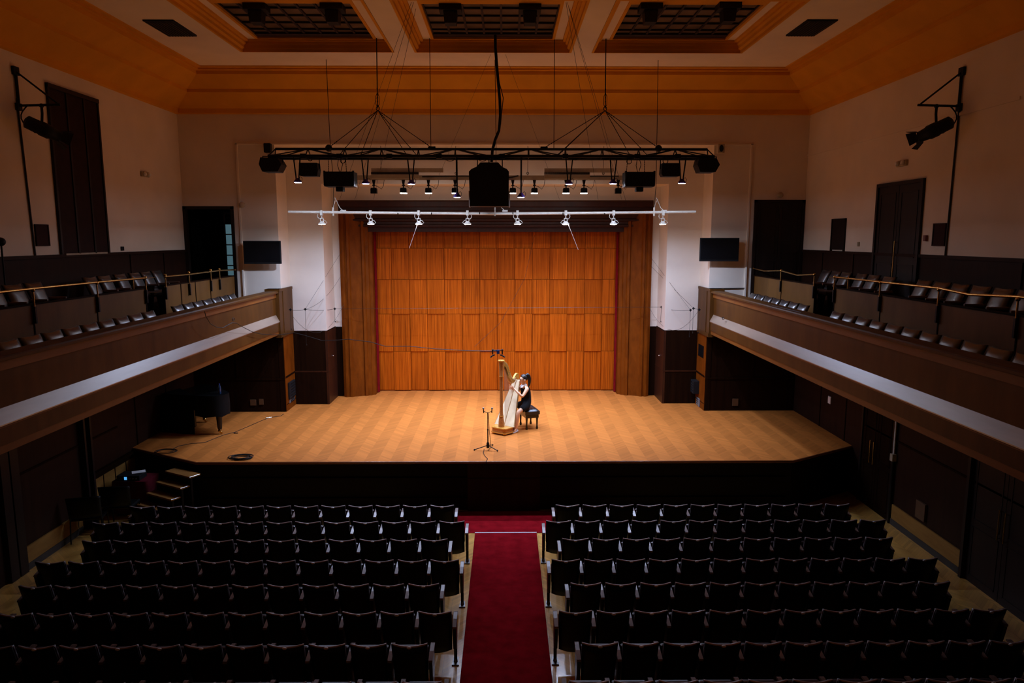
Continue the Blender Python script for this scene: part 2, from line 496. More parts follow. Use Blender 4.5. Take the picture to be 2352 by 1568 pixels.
# third step, around the wooden portal
t = thing('wall_portal_surround', 'innermost white wall strip around the wooden portal', 'wall', (0, Y2, 0), kind='structure')
m = MB()
m.box((-IX-.3, Y2, 6.86), (IX+.3, Y2+.5, 8.2))
for s in (-1, 1): m.box((s*4.5, Y2, 3.2), (s*(IX+.3), Y2+.5, 6.86))
child('upper_wall', m, MAT['wall'], t)
m = MB()
for s in (-1, 1): m.box((s*4.5, Y2, 0), (s*(IX+.3), Y2+.5, 3.2))
child('lower_wainscot', m, MAT['wains'], t)

# wooden portal frame: fluted splayed jambs and a stepped header
t = thing('stage_portal', 'wide brown veneered portal framing the panelled stage back', 'portal', (0, Y2, ZS), kind='structure')
for s in (-1, 1):
    m = MB()
    prof = [(4.55, Y2+.02), (4.55, Y2-.12), (4.47, Y2-.16), (4.42, Y2-.16), (4.40, Y2-.12), (4.36, Y2-.12), (4.34, Y2-.16), (4.28, Y2-.15),
            (4.25, Y2-.09), (3.96, Y2+.03), (3.93, Y2-.01), (3.87, Y2+.01), (3.84, Y2+.07), (3.76, Y2+.09), (3.74, Y2+.15), (3.66, Y2+.19), (3.66, Y2+.45), (4.55, Y2+.45)]
    pl = [(s*x, y) for x, y in prof]
    m.prism(pl, 'z', ZS, 6.60)
    child('jamb', m, MAT['frame'], t)
m = MB()
prof = [(Y2-.12, 6.88), (Y2-.16, 6.84), (Y2-.16, 6.70), (Y2-.10, 6.68), (Y2-.10, 6.60), (Y2-.14, 6.58), (Y2-.14, 6.52), (Y2-.05, 6.50), (Y2-.02, 6.36),
        (Y2-.05, 6.34), (Y2-.05, 6.30), (Y2+.04, 6.27), (Y2+.04, 6.20), (Y2+.01, 6.18), (Y2+.01, 6.13), (Y2+.12, 6.11), (Y2+.12, 5.98), (Y2+.5, 5.98), (Y2+.5, 6.88)]
m.prism(prof, 'x', -4.55, 4.55)
child('header', m, MAT['frame_dark'], t)  # dark wood, darkened further for the shade above the light

# crimson curtain edges showing between portal and panels
for s, lab in ((-1, 'narrow crimson velvet curtain at the left edge of the panels'), (1, 'narrow crimson velvet curtain at the right edge of the panels')):
    m = MB(); fr = []
    for i in range(13):
        x = 3.60 + .20*i/12; fr.append((s*x, Y2 + .47 + .03*math.sin(i*1.7)))
    m.prism(fr + [(s*3.80, Y2 + .56), (s*3.60, Y2 + .56)], 'z', ZS + .02, 6.3, smooth=True)
    tag(m.build('stage_curtain', MAT['velvet']), lab, 'curtain')
# panelled back wall: chequered relief of veneer panels
m = MB()
zr = [ZS, 2.34, 3.50, 4.555, 5.49, 6.6]
pw, n0 = 0.534, 14
random.seed(3)
m.box((-4.4, YB + .03, 0), (4.4, YB + .2, 7.0))
for j in range(5):
    for k in range(n0):
        x0 = -3.72 + k * pw
        proud = (j + k) % 2
        d = 0.032 if proud else 0.0
        g = 0.007
        za, zb = zr[j] + .004, zr[j+1] - .004
        if j == 0: za = ZS + .03
        n = 4                                            # slightly bellied face
        xs = [x0 + g + (pw - 2*g) * i / n for i in range(n + 1)]
        fr = [(x, YB - d - 0.012 * (1 - (2*i/n - 1)**2)) for i, x in enumerate(xs)]
        poly = fr + [(xs[-1], YB + .05), (xs[0], YB + .05)]
        m.prism(poly, 'z', za, zb)
tag(m.build('wall_stage_back', MAT['panel']), 'orange brown stage back wall of chequered wooden panels', 'wall', kind='structure')

# stage body
SP = [(-W, 15.88), (-6.30, 14.80), (6.42, 14.80), (W, 15.88), (W, Y0), (OX, Y0), (OX, Y1), (IX, Y1), (IX, Y2), (4.55, Y2+.5), (4.4, 22.0),
      (-4.4, 22.0), (-4.55, Y2+.5), (-IX, Y2), (-IX, Y1), (-OX, Y1), (-OX, Y0), (-W, Y0)]
t = thing('floor_stage', 'raised herringbone parquet stage with a dark front', 'stage', (0, 16, 0), kind='structure')
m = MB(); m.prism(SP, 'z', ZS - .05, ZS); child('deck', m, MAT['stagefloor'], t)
SI = [(x * .998, y + .03 if y < 16 else y) for x, y in SP]
m = MB(); m.prism(SI, 'z', 0, ZS - .05)
child('fascia', m, MAT['stagefront'], t)
m = MB()
fp = SP[:4]
lip = [Vector((x, y, ZS - .03)) for x, y in fp]
m.tube(lip, 0.03, 8); child('nosing', m, MAT['stagelip'], t)
m = MB()
m.box((-6.2, 14.82, .27), (-.55, 14.77, .29)); m.box((1.0, 14.82, .27), (6.3, 14.77, .29))
m.box((-6.2, 14.825, .72), (6.3, 14.79, .735))
child('fascia_moulding', m, MAT['wains'], t)
m = MB(); m.box((-.55, 14.83, 0), (1.0, 14.79, 1.04)); child('centre_panel', m, MAT['wains_hi'], t)

# ceiling with three coffers
CO = [(-5.62, -2.2), (-1.75, 1.75), (2.2, 5.58)]
CY0, CY1 = 13.1, 16.82
t = thing('ceiling', 'pale pink ceiling with three skylight coffers', 'ceiling', (0, 10, ZC), kind='structure')
m = MB()
xs = [-7.1] + [v for c in CO for v in c] + [7.1]
ya, yb = YR + 1.1, 18.15
m.box((-7.1, ya, ZC), (7.1, CY0, ZC + .05)); m.box((-7.1, CY1, ZC), (7.1, yb, ZC + .05))
for i in range(0, len(xs), 2): m.box((xs[i], CY0, ZC), (xs[i+1], CY1, ZC + .05))
child('panel', m, MAT['ceil'], t)
# stepped ochre cornice around the room
def rect(d, z): return [(-W + d, YR + d, z), (W - d, YR + d, z), (W - d, Y0 - d, z), (-W + d, Y0 - d, z)]
m = MB()
cp = [(0, 8.96), (.07, 8.98), (.07, 9.09), (.10, 9.11), (.50, 9.40), (.52, 9.41), (.52, 9.49), (.56, 9.50), (.94, 9.74), (.96, 9.75), (.96, 9.83), (1.04, 9.84), (1.04, 9.88), (1.14, 9.885), (1.14, 9.92)]
m.loft([rect(d, z) for d, z in cp], closed=False, caps=False, smooth=False)
child('cornice', m, MAT['ochre'], t)
mo, mc = MB(), MB()
for i, (xa, xb) in enumerate(CO):
    def rc(d, dy, z): return [(xa + d, CY0 + dy*7.2, z), (xb - d, CY0 + dy*7.2, z), (xb - d, CY1 - dy, z), (xa + d, CY1 - dy, z)]
    prof = [(0, 0, 9.90), (.05, .02, 9.90), (.05, .02, 9.96), (.10, .03, 9.99), (.10, .03, 10.05), (.14, .04, 10.08), (.14, .04, 10.12), (.20, .06, 10.13), (.20, .06, 10.17)]
    mo.loft([rc(*q) for q in prof], caps=False, smooth=False)
    mc.loft([rc(.20, .06, 10.17), rc(.38, .12, 10.17)], caps=False, smooth=False)
    mo.loft([rc(.38, .12, 10.17), rc(.38, .12, 10.15), rc(.44, .16, 10.15), rc(.44, .16, 10.24)], caps=False, smooth=False)
child('coffer_moulding', mo, MAT['ochre'], t); child('coffer_soffit', mc, MAT['ceil'], t)
for i, (xa, xb) in enumerate(CO):
    w = thing('window_%d' % (i + 1), ['left', 'middle', 'right'][i] + ' leaded skylight in its ceiling coffer', 'skylight', ((xa+xb)/2, 15.4, 10.24), kind='structure')
    x0, x1, y0, y1 = xa + .44, xb - .44, CY0 + .16*7.2, CY1 - .16
    m = MB(); nx, ny = 7, 5
    for a in range(nx):
        for b in range(ny):
            m.box((x0 + (x1-x0)*a/nx + .02, y0 + (y1-y0)*b/ny + .02, 10.235), (x0 + (x1-x0)*(a+1)/nx - .02, y0 + (y1-y0)*(b+1)/ny - .02, 10.25))
    child('panes', m, MAT['skyglass'], w)
    m = MB()
    for a in range(nx + 1): m.box((x0 + (x1-x0)*a/nx - .022, y0, 10.20), (x0 + (x1-x0)*a/nx + .022, y1, 10.26))
    for b in range(ny + 1): m.box((x0, y0 + (y1-y0)*b/ny - .022, 10.20), (x1, y0 + (y1-y0)*b/ny + .022, 10.26))
    m.box((x0, y1 - .22, 10.19), (x1, y1, 10.26))
    child('glazing_bars', m, MAT['skyframe'], w)
m = MB(); m.box((-W-.2, YR-.2, 10.35), (W+.2, Y0+1, 10.45)); child('roof_slab', m, MAT['void'], t)

# balconies
def balcony(s, side):
    t = thing('balcony', '%s wood-panelled balcony along the %s wall' % (side, side), 'balcony', (s*6.5, 8, ZL), kind='structure')
    y0, y1 = YR, Y0
    yf = Y0 - .28
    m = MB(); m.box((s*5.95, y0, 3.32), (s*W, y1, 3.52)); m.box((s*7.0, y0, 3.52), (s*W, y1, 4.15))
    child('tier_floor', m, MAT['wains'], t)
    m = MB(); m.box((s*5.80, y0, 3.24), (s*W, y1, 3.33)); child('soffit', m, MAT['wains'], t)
    m = MB()
    m.prism([(s*5.805, 3.74), (s*5.805, 4.24), (s*5.98, 4.24), (s*5.98, 3.5), (s*5.805, 3.5)], 'y', y0, yf)
    m.prism([(s*PX, 3.36), (s*PX, 3.605), (s*5.83, 3.605), (s*5.83, 3.36)], 'y', y0, yf)
    child('parapet_panel', m, MAT['parapet'], t)
    m = MB()
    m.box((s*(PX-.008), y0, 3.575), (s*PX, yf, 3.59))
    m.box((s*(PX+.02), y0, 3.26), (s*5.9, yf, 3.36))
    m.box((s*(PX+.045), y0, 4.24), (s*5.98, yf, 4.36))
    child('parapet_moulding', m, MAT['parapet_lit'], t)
    m = MB()
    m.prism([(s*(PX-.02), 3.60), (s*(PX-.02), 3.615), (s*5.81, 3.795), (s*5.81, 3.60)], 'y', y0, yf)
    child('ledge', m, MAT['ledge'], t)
    m = MB()
    m.prism([(s*(PX-.02), 4.36), (s*(PX-.02), 4.40), (s*(PX+.0), 4.425), (s*6.0, 4.425), (s*6.0, 4.36)], 'y', y0, yf)
    child('handrail_cap', m, MAT['parapet'], t, bevel=.008)
    m = MB()
    m.box((s*(PX-.03), yf, ZL - .06), (s*6.05, Y0 + .02, 4.47))
    m.box((s*(PX-.05), yf - .02, 4.40), (s*6.07, Y0 + .9, 4.47))
    m.box((s*(PX-.045), Y0 + .02, 3.2), (s*(PX+.02), Y1 - .02, 4.42))
    m.box((s*(PX-.05), yf - .01, 3.18), (s*(PX+.1), Y1 - .02, 3.28))
    child('end_pier', m, MAT['parapet'], t)
balcony(-1, 'left'); balcony(1, 'right')

# skirting under the balconies
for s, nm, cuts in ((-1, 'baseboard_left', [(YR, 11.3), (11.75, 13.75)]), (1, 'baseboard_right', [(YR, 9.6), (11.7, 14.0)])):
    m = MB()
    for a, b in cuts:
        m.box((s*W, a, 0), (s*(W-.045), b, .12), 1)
        m.box((s*W, a, .12), (s*(W-.03), b, .42), 0)  # paler wood carries the lit strip along the wall foot
    tag(m.build(nm, [MAT['tan'], MAT['plinth']]), 'skirting board with lit strip painted tan and dark plinth along the %s wall' % ('left' if s < 0 else 'right'), 'skirting board', kind='structure')

# ---------------------------------------------------------------- doors and wall fittings
def wall_door(n, label, s, ya, yb, za, zb, mat, leaves=2, handles=(), frame=.07, deep=.05, glass=False):
    t = thing('door_%d' % n, label, 'door', (s*W, (ya+yb)/2, za), kind='structure')
    x = s * W; q = -s
    m = MB()
    m.box((x, ya - frame, za), (x + q*deep, ya, zb + frame)); m.box((x, yb, za), (x + q*deep, yb + frame, zb + frame))
    m.box((x, ya, zb), (x + q*deep, yb, zb + frame))
    child('door_frame', m, MAT['darkdoor'], t)
    w = (yb - ya) / leaves
    for i in range(leaves):
        m = MB(); a, b = ya + w*i + .006, ya + w*(i+1) - .006
        m.box((x, a, za), (x + q*.02, b, zb))
        for c, d in ((za + .12, za + (zb-za)*.42), (za + (zb-za)*.47, zb - .14)):      # panel fields
            for e in ((a + .09, a + .11), (b - .11, b - .09)): m.box((x, e[0], c), (x + q*.028, e[1], d))
            for e in ((c, c + .02), (d - .02, d)): m.box((x, a + .09, e[0]), (x + q*.028, b - .09, e[1]))
        leaf = child('door_leaf', m, mat, t)
        for hy, z0, z1 in handles:
            if a <= hy <= b:
                h = MB()
                h.tube([(x + q*.02, hy, z0 + .03), (x + q*.07, hy, z0 + .03)], .008, 6); h.tube([(x + q*.02, hy, z1 - .03), (x + q*.07, hy, z1 - .03)], .008, 6)
                h.tube([(x + q*.07, hy, z0), (x + q*.07, hy, z1)], .012, 8)
                hh = child('door_handle', h, MAT['brass'], t, label='brass pull handle')
    return t
wall_door(1, 'dark double door with brass bars beside the stage end, right wall', 1, 14.12, 15.36, 0, 2.35, MAT['wains'], 2, ((14.80, 1.0, 1.5), (14.95, 1.0, 1.5)), frame=.06)
wall_door(2, 'dark double door with brass bars further from the stage, right wall', 1, 9.95, 11.62, 0, 2.35, MAT['darkdoor'], 2, ((10.72, 1.02, 1.53), (10.86, 1.02, 1.53)), frame=.07, deep=.09)
wall_door(3, 'tall almost black door above the right balcony with one leaf ajar', 1, 13.84, 15.42, 4.15, 6.86, MAT['darkdoor'], 2, ((14.58, 4.95, 5.75),), frame=.07)
wall_door(4, 'dark framed opening in the left wall near the auditorium seats', -1, 11.78, 11.82, 0, 2.4, MAT['darkdoor'], 1, (), frame=.2, deep=.08)
wall_door(5, 'dark narrow doorway in the left wall beside the stage steps', -1, 13.95, 14.10, 0, 3.2, MAT['darkdoor'], 1, (), frame=.06, deep=.12)
# closed balcony door in the end wall, right
t = thing('door_6', 'black double door in the end wall above the right balcony', 'door', (7.5, Y0, 4.15), kind='structure')
m = MB()
m.box((6.85, Y0 - .04, 4.15), (6.92, Y0, 6.80)); m.box((8.12, Y0 - .04, 4.15), (8.19, Y0, 6.80)); m.box((6.85, Y0 - .04, 6.73), (8.19, Y0, 6.80))
child('door_frame', m, MAT['darkdoor'], t)
for a, b in ((6.92, 7.515), (7.525, 8.12)):
    m = MB(); m.box((a, Y0 - .02, 4.15), (b, Y0, 6.73))
    for c, d in ((4.3, 5.2), (5.4, 6.6)):
        m.box((a + .08, Y0 - .028, c), (a + .1, Y0, d)); m.box((b - .1, Y0 - .028, c), (b - .08, Y0, d)); m.box((a + .08, Y0 - .028, c), (b - .08, Y0, c + .02)); m.box((a + .08, Y0 - .028, d), (b - .08, Y0, d + .02))
    child('door_leaf', m, MAT['darkdoor'], t)
# open balcony door in the end wall, left: dark passage with a glazed leaf lit from behind
t = thing('door_7', 'open doorway above the left balcony with a cold-lit glazed leaf', 'door', (-7.5, Y0, 4.15), kind='structure')
m = MB()
m.box((-8.2, Y0 - .03, 4.15), (-8.12, Y0 + .1, 6.63)); m.box((-6.95, Y0 - .03, 4.15), (-6.87, Y0 + .1, 6.63)); m.box((-8.2, Y0 - .03, 6.55), (-6.87, Y0 + .1, 6.63))
child('door_frame', m, MAT['darkdoor'], t)
m = MB()
m.box((-8.4, Y1 + .6, 4.0), (-6.6, Y1 + .65, 6.8)); m.box((-8.4, Y0 + .9, 4.0), (-8.3, Y1 + .65, 6.8)); m.box((-6.7, Y0 + .9, 4.0), (-6.6, Y1 + .65, 6.8))
m.box((-8.4, Y0 + .9, 6.7), (-6.6, Y1 + .65, 6.8)); m.box((-8.4, Y0 + .9, 4.05), (-6.6, Y1 + .65, 4.15))
child('passage', m, MAT['void'], t)
gl = thing('glazed_leaf', None, None, (0, 0, 0)); gl.parent = t; gl.location = (-7.2 + 7.5, .35, 0)
m = MB(); yl = Y0 + .30
for x in (-7.26, -6.985): m.box((x, yl - .02, 4.15), (x + .035, yl + .02, 6.5))
for i in range(8): m.box((-7.26, yl - .02, 4.5 + i*.277), (-6.95, yl + .02, 4.53 + i*.277))
m.box((-7.26, yl - .02, 4.15), (-6.95, yl + .02, 4.5))
child('leaf_bars', m, MAT['darkdoor'], t)
m = MB()
for i in range(6): m.box((-7.225, yl, 4.53 + i*.277), (-6.985, yl + .006, 4.777 + i*.277))
child('panes', m, MAT['bluepane'], t)
bpy.data.objects.remove(gl)

# tall shuttered recess high on the left wall
t = thing('window_4', 'tall dark red shuttered window on the left wall', 'window', (-W, 14.7, 5.5), kind='structure')
m = MB(); m.box((-W, 13.86, 5.5), (-W + .03, 15.5, 8.60)); child('shutter', m, MAT['drape'], t)
m = MB()
for y in (13.83, 14.38, 14.95, 15.46): m.box((-W, y, 5.5), (-W + .05, y + .05, 8.62))
m.box((-W, 13.83, 8.56), (-W + .06, 15.51, 8.64)); child('window_frame', m, MAT['darkdoor'], t)
m = MB(); m.box((-W, 13.95, 5.48), (-W + .05, 15.40, 5.515)); child('window_sill', m, MAT['batten'], t)

def plate(name, label, cat, s, y0, y1, z0, z1, mat, d=.03, group=None):
    m = MB(); m.box((s*W, y0, z0), (s*(W - d), y1, z1))
    o = m.build(name, mat, None, bevel=.006)
    return tag(o, label, cat, group)
def framed_board(label, s, y0, y1, z0, z1, cat='notice board'):
    t = thing('notice_board', label, cat, (s*W, (y0+y1)/2, z0))
    m = MB(); m.box((s*W, y0, z0), (s*(W-.02), y1, z1)); child('board', m, MAT['maroon'], t)
    m = MB(); e = .025
    m.box((s*W, y0-e, z0-e), (s*(W-.03), y0, z1+e)); m.box((s*W, y1, z0-e), (s*(W-.03), y1+e, z1+e)); m.box((s*W, y0, z0-e), (s*(W-.03), y1, z0)); m.box((s*W, y0, z1), (s*(W-.03), y1, z1+e))
    child('board_frame', m, MAT['maroon'], t)
framed_board('dark red square board on the left wall beside the thin conduit', -1, 13.17, 13.50, 5.69, 6.03)
framed_board('dark red square board on the right wall beside the thin conduit', 1, 13.02, 13.35, 5.69, 6.05)
t = thing('wall_hatch', 'narrow black hatch on the right wall between the two balcony doors', 'hatch', (W, 17.2, 5.53))
m = MB(); m.box((W, 16.88, 5.53), (W-.03, 17.5, 6.23)); child('hatch_leaf', m, MAT['darkdoor'], t)
m = MB(); m.box((W, 16.84, 5.5), (W-.045, 16.88, 6.26)); m.box((W, 17.5, 5.5), (W-.045, 17.54, 6.26)); m.box((W, 16.84, 6.22), (W-.045, 17.54, 6.26)); child('hatch_frame', m, MAT['darkdoor'], t)
def emergency(name, label, loc, rz):
    t = thing(name, label, 'emergency light', loc, rz)
    m = MB(); m.cbox((0, 0, 0), (.34, .05, .12)); m.build('housing', MAT['beige'], t, bevel=.01)
    for x in (-.1, .1):
        m = MB(); m.lathe([(.045, 0), (.05, .03), (.03, .05)], 10, M=Matrix.Translation((x, -.03, -.0)) @ Matrix.Rotation(math.pi/2, 4, 'X'))
        m.build('lamp_head', MAT['whitepaint'], t)
emergency('emergency_light', 'small beige emergency light on the bare left wall', (-W + .027, 17.3, 7.28), math.pi/2)
emergency('emergency_light', 'small beige emergency light above the right wall balcony door', (W - .027, 14.6, 7.28), -math.pi/2)
def sphere_lamp(label, x, z):
    t = thing('wall_lamp', label, 'wall lamp', (x, Y0, z))
    m = MB(); m.box((-.05, -.03, -.05), (.05, 0, .05)); m.build('bracket', MAT['beige'], t, bevel=.005)
    m = MB(); m.ball((0, -.09, 0), .075, 8); m.build('globe', MAT['batten'], t)
sphere_lamp('small round wall lamp above the black right balcony door', 7.5, 6.92)
sphere_lamp('small round wall lamp beside the open left balcony doorway', -6.62, 6.66)
for s, lab in ((-1, 'small dark speaker high on the left pilaster behind the truss end'), (1, 'small dark speaker high on the right pilaster beside the opening')):
    t = thing('wall_speaker', lab, 'speaker', (s*5.86, Y0, 8.10))
    m = MB(); m.box((-.09, -.20, -.12), (.09, -.05, .12)); m.build('cabinet', MAT['batten'] if s > 0 else MAT['black'], t, bevel=.02)
    m = MB(); m.lathe([(.055, 0), (.055, .012)], 12, M=Matrix.Translation((0, -.195, 0)) @ Matrix.Rotation(math.pi/2, 4, 'X') @ Matrix.Scale(1.6, 4, (0, 1, 0))); m.build('grille', MAT['black'], t)
    m = MB(); m.box((-.02, -.06, -.02), (.02, 0, .02)); m.build('bracket', MAT['black'], t)
# conduits
def conduit(label, pts, mat, r=.012):
    m = MB(); m.tube(pts, r, 6); return tag(m.build('conduit_pipe', mat), label, 'pipe')
conduit('thin dark conduit running down the left wall under its spotlight bracket', [(-W+.02, 12.98, 8.2), (-W+.02, 13.08, 5.48)], MAT['steelwire'], .016)
conduit('thin dark conduit running down the right wall under its spotlight bracket', [(W-.02, 12.90, 8.25), (W-.02, 12.94, 5.5)], MAT['steelwire'], .016)
t = thing('riser_pipe', 'grey and dark vertical pipe on the right wall beside the double door', 'pipe', (W-.05, 14.04, 0))
m = MB(); m.tube([(W-.05, 14.04, 1.45), (W-.05, 14.04, 3.26)], .02, 8); child('upper_pipe', m, MAT['whitepaint'], t, label='light grey upper pipe')
m = MB(); m.tube([(W-.05, 14.04, 0), (W-.05, 14.04, 1.35)], .025, 8); child('lower_pipe', m, MAT['iron'], t)
m = MB(); m.box((W-.10, 13.99, 1.32), (W-.01, 14.09, 1.47)); child('junction_box', m, MAT['beige'], t, bevel=.006)
plate('light_switch', 'white switch plate on the dark right wall above the stage', 'switch', 1, 17.02, 17.16, 1.80, 1.98, MAT['paper'])
plate('wall_box', 'dark red box low on the right wall beside the skirting', 'box', 1, 12.85, 13.15, .50, .84, MAT['wainsplate'], .05)
plate('wall_socket', 'tiny dark socket with a dangling cable on the left wall above the wainscot', 'socket', -1, 16.02, 16.12, 5.53, 5.62, MAT['iron'])
plate('wall_socket', 'tiny socket on the right wall above the wainscot by the black hatch', 'socket', 1, 16.15, 16.23, 5.62, 5.72, MAT['beige'])
plate('fire_alarm_button', 'tiny red call point on the right wall beside the balcony door frame', 'alarm button', 1, 13.55, 13.63, 5.75, 5.86, plain('alarm_red', (.2, .03, .02), .5), .05)
def end_plate(label, x, z, w, h, mat, name='wall_socket', cat='socket'):
    m = MB(); m.box((x - w/2, Y0 - .03, z - h/2), (x + w/2, Y0, z + h/2)); tag(m.build(name, mat, None, bevel=.004), label, cat)
end_plate('orange brown socket plate low on the dark wall right of the opening', 6.58, 1.34, .16, .2, MAT['wainsplate'])
end_plate('orange brown socket plate low on the dark wall left of the opening', -6.62, 1.36, .16, .16, MAT['wainsplate'])
end_plate('dark socket plate low on the dark wall behind the piano tail', -6.40, 1.38, .12, .16, MAT['wainsplate'])
# fittings on the cheeks of the stage opening
def cheek(name, label, cat, s, y0, y1, z0, z1, mat, d, slats=0, slat_mat=None):
    t = thing(name, label, cat, (s*OX, (y0+y1)/2, z0))
    m = MB(); m.box((s*(OX-.012), y0, z0), (s*(OX-.012-d), y1, z1)); child('housing', m, mat, t, bevel=.008)
    if slats:
        m = MB()
        for i in range(slats):
            z = z0 + (z1-z0)*(i+.5)/slats
            m.box((s*(OX-.012-d), y0 + .08, z - .012), (s*(OX-.02-d), y1 - .05, z + .012))
        child('slats', m, slat_mat, t)
    return t
cheek('stage_box', 'black connector box with silver rows on the left cheek of the opening', 'connector box', -1, 19.42, 19.98, 1.40, 1.86, MAT['black'], .05, 6, MAT['metal'])
cheek('vent_grille', 'grey slatted grille low on the left cheek under the connector box', 'grille', -1, 19.5, 20.0, 1.27, 1.38, MAT['grey'], .01, 3, MAT['metal'])
cheek('stage_box', 'black connector box hanging at the right cheek of the opening', 'connector box', 1, 19.78, 20.1, 1.45, 1.82, MAT['black'], .16, 5, MAT['metal'])
cheek('vent_grille', 'grey slatted grille at the floor on the right cheek of the opening', 'grille', 1, 19.62, 19.92, 1.11, 1.34, MAT['grey'], .03, 4, MAT['metal'])
cheek('wall_niche', 'dark glazed niche in the wooden right cheek of the opening', 'niche', 1, 19.45, 20.0, 2.52, 2.86, MAT['gloss'], .006)
m = MB(); m.ball((-IX + .03, 20.65, 2.42), .022, 8); tag(m.build('door_knob', MAT['metal']), 'tiny bright knob on the dark left inner cheek', 'knob')
m = MB(); m.ball((IX - .03, 20.6, 2.42), .022, 8); tag(m.build('door_knob', MAT['metal']), 'tiny bright knob on the dark right inner cheek', 'knob')

# flat televisions on wall arms
def television(label, s, pa, pb, tilt):
    a, b = atY(*pa, 18.95), atY(*pb, 18.95)
    w, h = abs(b.x - a.x), abs(a.z - b.z)
    t = thing('television', label, 'television', ((a.x+b.x)/2, 18.95, (a.z+b.z)/2), tilt, group=None)
    m = MB(); m.cbox((0, .03, 0), (w, .06, h)); m.build('casing', MAT['black'], t, bevel=.01)
    m = MB(); m.cbox((0, -.002, .01), (w - .05, .006, h - .07)); m.build('screen', MAT['gloss'], t)
    m = MB(); m.tube([(0, .06, 0), (.0, .26, 0)], .03, 6); m.cbox((0, .27, 0), (.2, .03, .25)); m.build('wall_arm', MAT['black'], t)
television('black flat television on the pilaster left of the stage opening', -1, (558, 553), (646, 606), .02)
television('black flat television on the pilaster right of the stage opening', 1, (1609, 546), (1696, 600), -.03)
m = MB(); m.tube([(5.80, Y0-.03, 4.46), (6.70, Y0-.03, 4.47)], .012, 6); tag(m.build('cable_trunking', MAT['steelwire']), 'dark horizontal cable on the white wall below the right television', 'cable')

# ceiling vents
def vent(label, pts):
    c = sum((atZ(*p, ZC) for p in pts), Vector()) / 4
    t = thing('ceiling_vent', label, 'vent', (c.x, c.y, ZC), group=None)
    m = MB(); m.box((-.29, -.53, -.03), (.29, .53, 0)); m.build('vent_frame', MAT['black'], t)
    m = MB()
    for i in range(9): m.box((-.25 + i*.058, -.49, -.045), (-.235 + i*.058, .49, -.025))
    m.build('slats', MAT['steelwire'], t)
vent('black slatted vent in the ceiling left of the skylights', [(331,45),(402,45),(447,80),(384,80)])
vent('black slatted vent in the ceiling right of the skylights', [(1918,44),(1848,44),(1810,80),(1878,80)])
# lamps hanging in the skylights
spots = [((590, 34), 'left lamp in the left skylight'), ((765, 34), 'right lamp in the left skylight'), ((1035, 36), 'left lamp in the middle skylight'),
         ((1217, 36), 'right lamp in the middle skylight'), ((1493, 34), 'left lamp in the right skylight'), ((1672, 32), 'right lamp in the right skylight')]
first = None
for (px, py), lab in spots:
    p = atZ(px, py, 9.98)
    if first is None:
        first = thing('skylight_lamp', None, 'ceiling lamp', (0, 0, 0), group='black lamps hanging in the skylights')
        m = MB(); m.cbox((0, 0, .12), (.42, .34, .12)); m.build('mounting_box', MAT['black'], first, bevel=.01)
        m = MB(); m.prism([(-.13, .06), (.13, .06), (.11, -.16), (-.11, -.16)], 'y', -.12, .12); m.build('lamp_head', MAT['black'], first, bevel=.01)
        m = MB(); m.tube([(0, 0, .16), (0, 0, .26)], .03, 8); m.build('stem', MAT['black'], first)
        remember(first); o = first
    else: o = copy_tree(first)
    o.location = p; o['label'] = 'square black unlit %s of the ceiling' % lab
t = thing('ceiling_spotlight', 'tiny lit lamp at the middle skylight edge behind the thick cable', 'ceiling lamp', atY(1137, 74, 16.55))
m = MB(); m.lathe([(.05, .07), (.07, .0), (.06, -.02)], 12); m.build('lamp_body', MAT['black'], t)
m = MB(); m.lathe([(.055, -.022), (.055, -.03)], 12); m.build('lens', MAT['lens_white'], t)

# theatre spotlights on wall brackets
def bracket_light(label, s):
    x0 = s * W
    ya = 13.0 if s < 0 else 12.9
    t = thing('theatre_spotlight', label, 'spotlight', (x0, ya, 8.1))
    m = MB()
    L = .75
    m.tube([(x0 - s*.03, ya, 8.02), (x0 - s*.03, ya, 8.70)], .025, 6)
    m.tube([(x0, ya, 8.08), (x0 - s*L, ya, 8.10)], .022, 6)
    m.tube([(x0 - s*.02, ya, 8.66), (x0 - s*(L-.05), ya, 8.12)], .016, 6)
    m.cbox((x0 - s*.02, ya, 8.66), (.06, .14, .14)); m.cbox((x0 - s*.02, ya, 8.06), (.06, .12, .12))
    child('wall_bracket', m, MAT['black'], t)
    hx = x0 - s*.42
    m = MB(); m.tube([(hx, ya, 8.09), (hx, ya, 7.95), (hx + s*.02, ya, 7.78)], .022, 6); m.ball((hx, ya, 8.08), .04, 6)
    child('hanging_clamp', m, MAT['black'], t)
    c = Vector((hx, ya, 7.68))
    d = Vector((-s*.55, .72, -.36)).normalized()
    q = d.to_track_quat('Z', 'Y').to_matrix().to_4x4(); Mx = Matrix.Translation(c) @ q
    m = MB(); m.lathe([(.06, -.30), (.11, -.27), (.115, -.05), (.125, -.04), (.125, .10), (.11, .12), (.095, .26)], 14, M=Mx)
    b = child('lamp_body', m, MAT['black'], t)
    m = MB()
    for k in range(4):
        an = k * math.pi/2
        R = Matrix.Rotation(an, 4, 'Z')
        m.add([(-.085, .095, .26), (.085, .095, .26), (.115, .16, .40), (-.115, .16, .40), (-.085, .101, .26), (.085, .101, .26), (.115, .166, .40), (-.115, .166, .40)],
              [(0,1,2,3), (7,6,5,4), (0,4,5,1), (1,5,6,2), (2,6,7,3), (3,7,4,0)], 0, False, Mx @ R)
    child('barn_doors', m, MAT['black'], t)
    m = MB(); pts = [c - d*.28]
    for i in range(9):
        a = i / 8
        pts.append(Vector((hx + s*(.12 + .22*math.sin(a*math.pi*.9)), ya - .05, 7.62 + .47*a)))
    m.tube(pts, .012, 6); child('power_cord', m, MAT['rubber'], t)
bracket_light('black theatre spotlight on a triangular bracket, left wall', -1)
bracket_light('black theatre spotlight with barn doors on a bracket, right wall', 1)

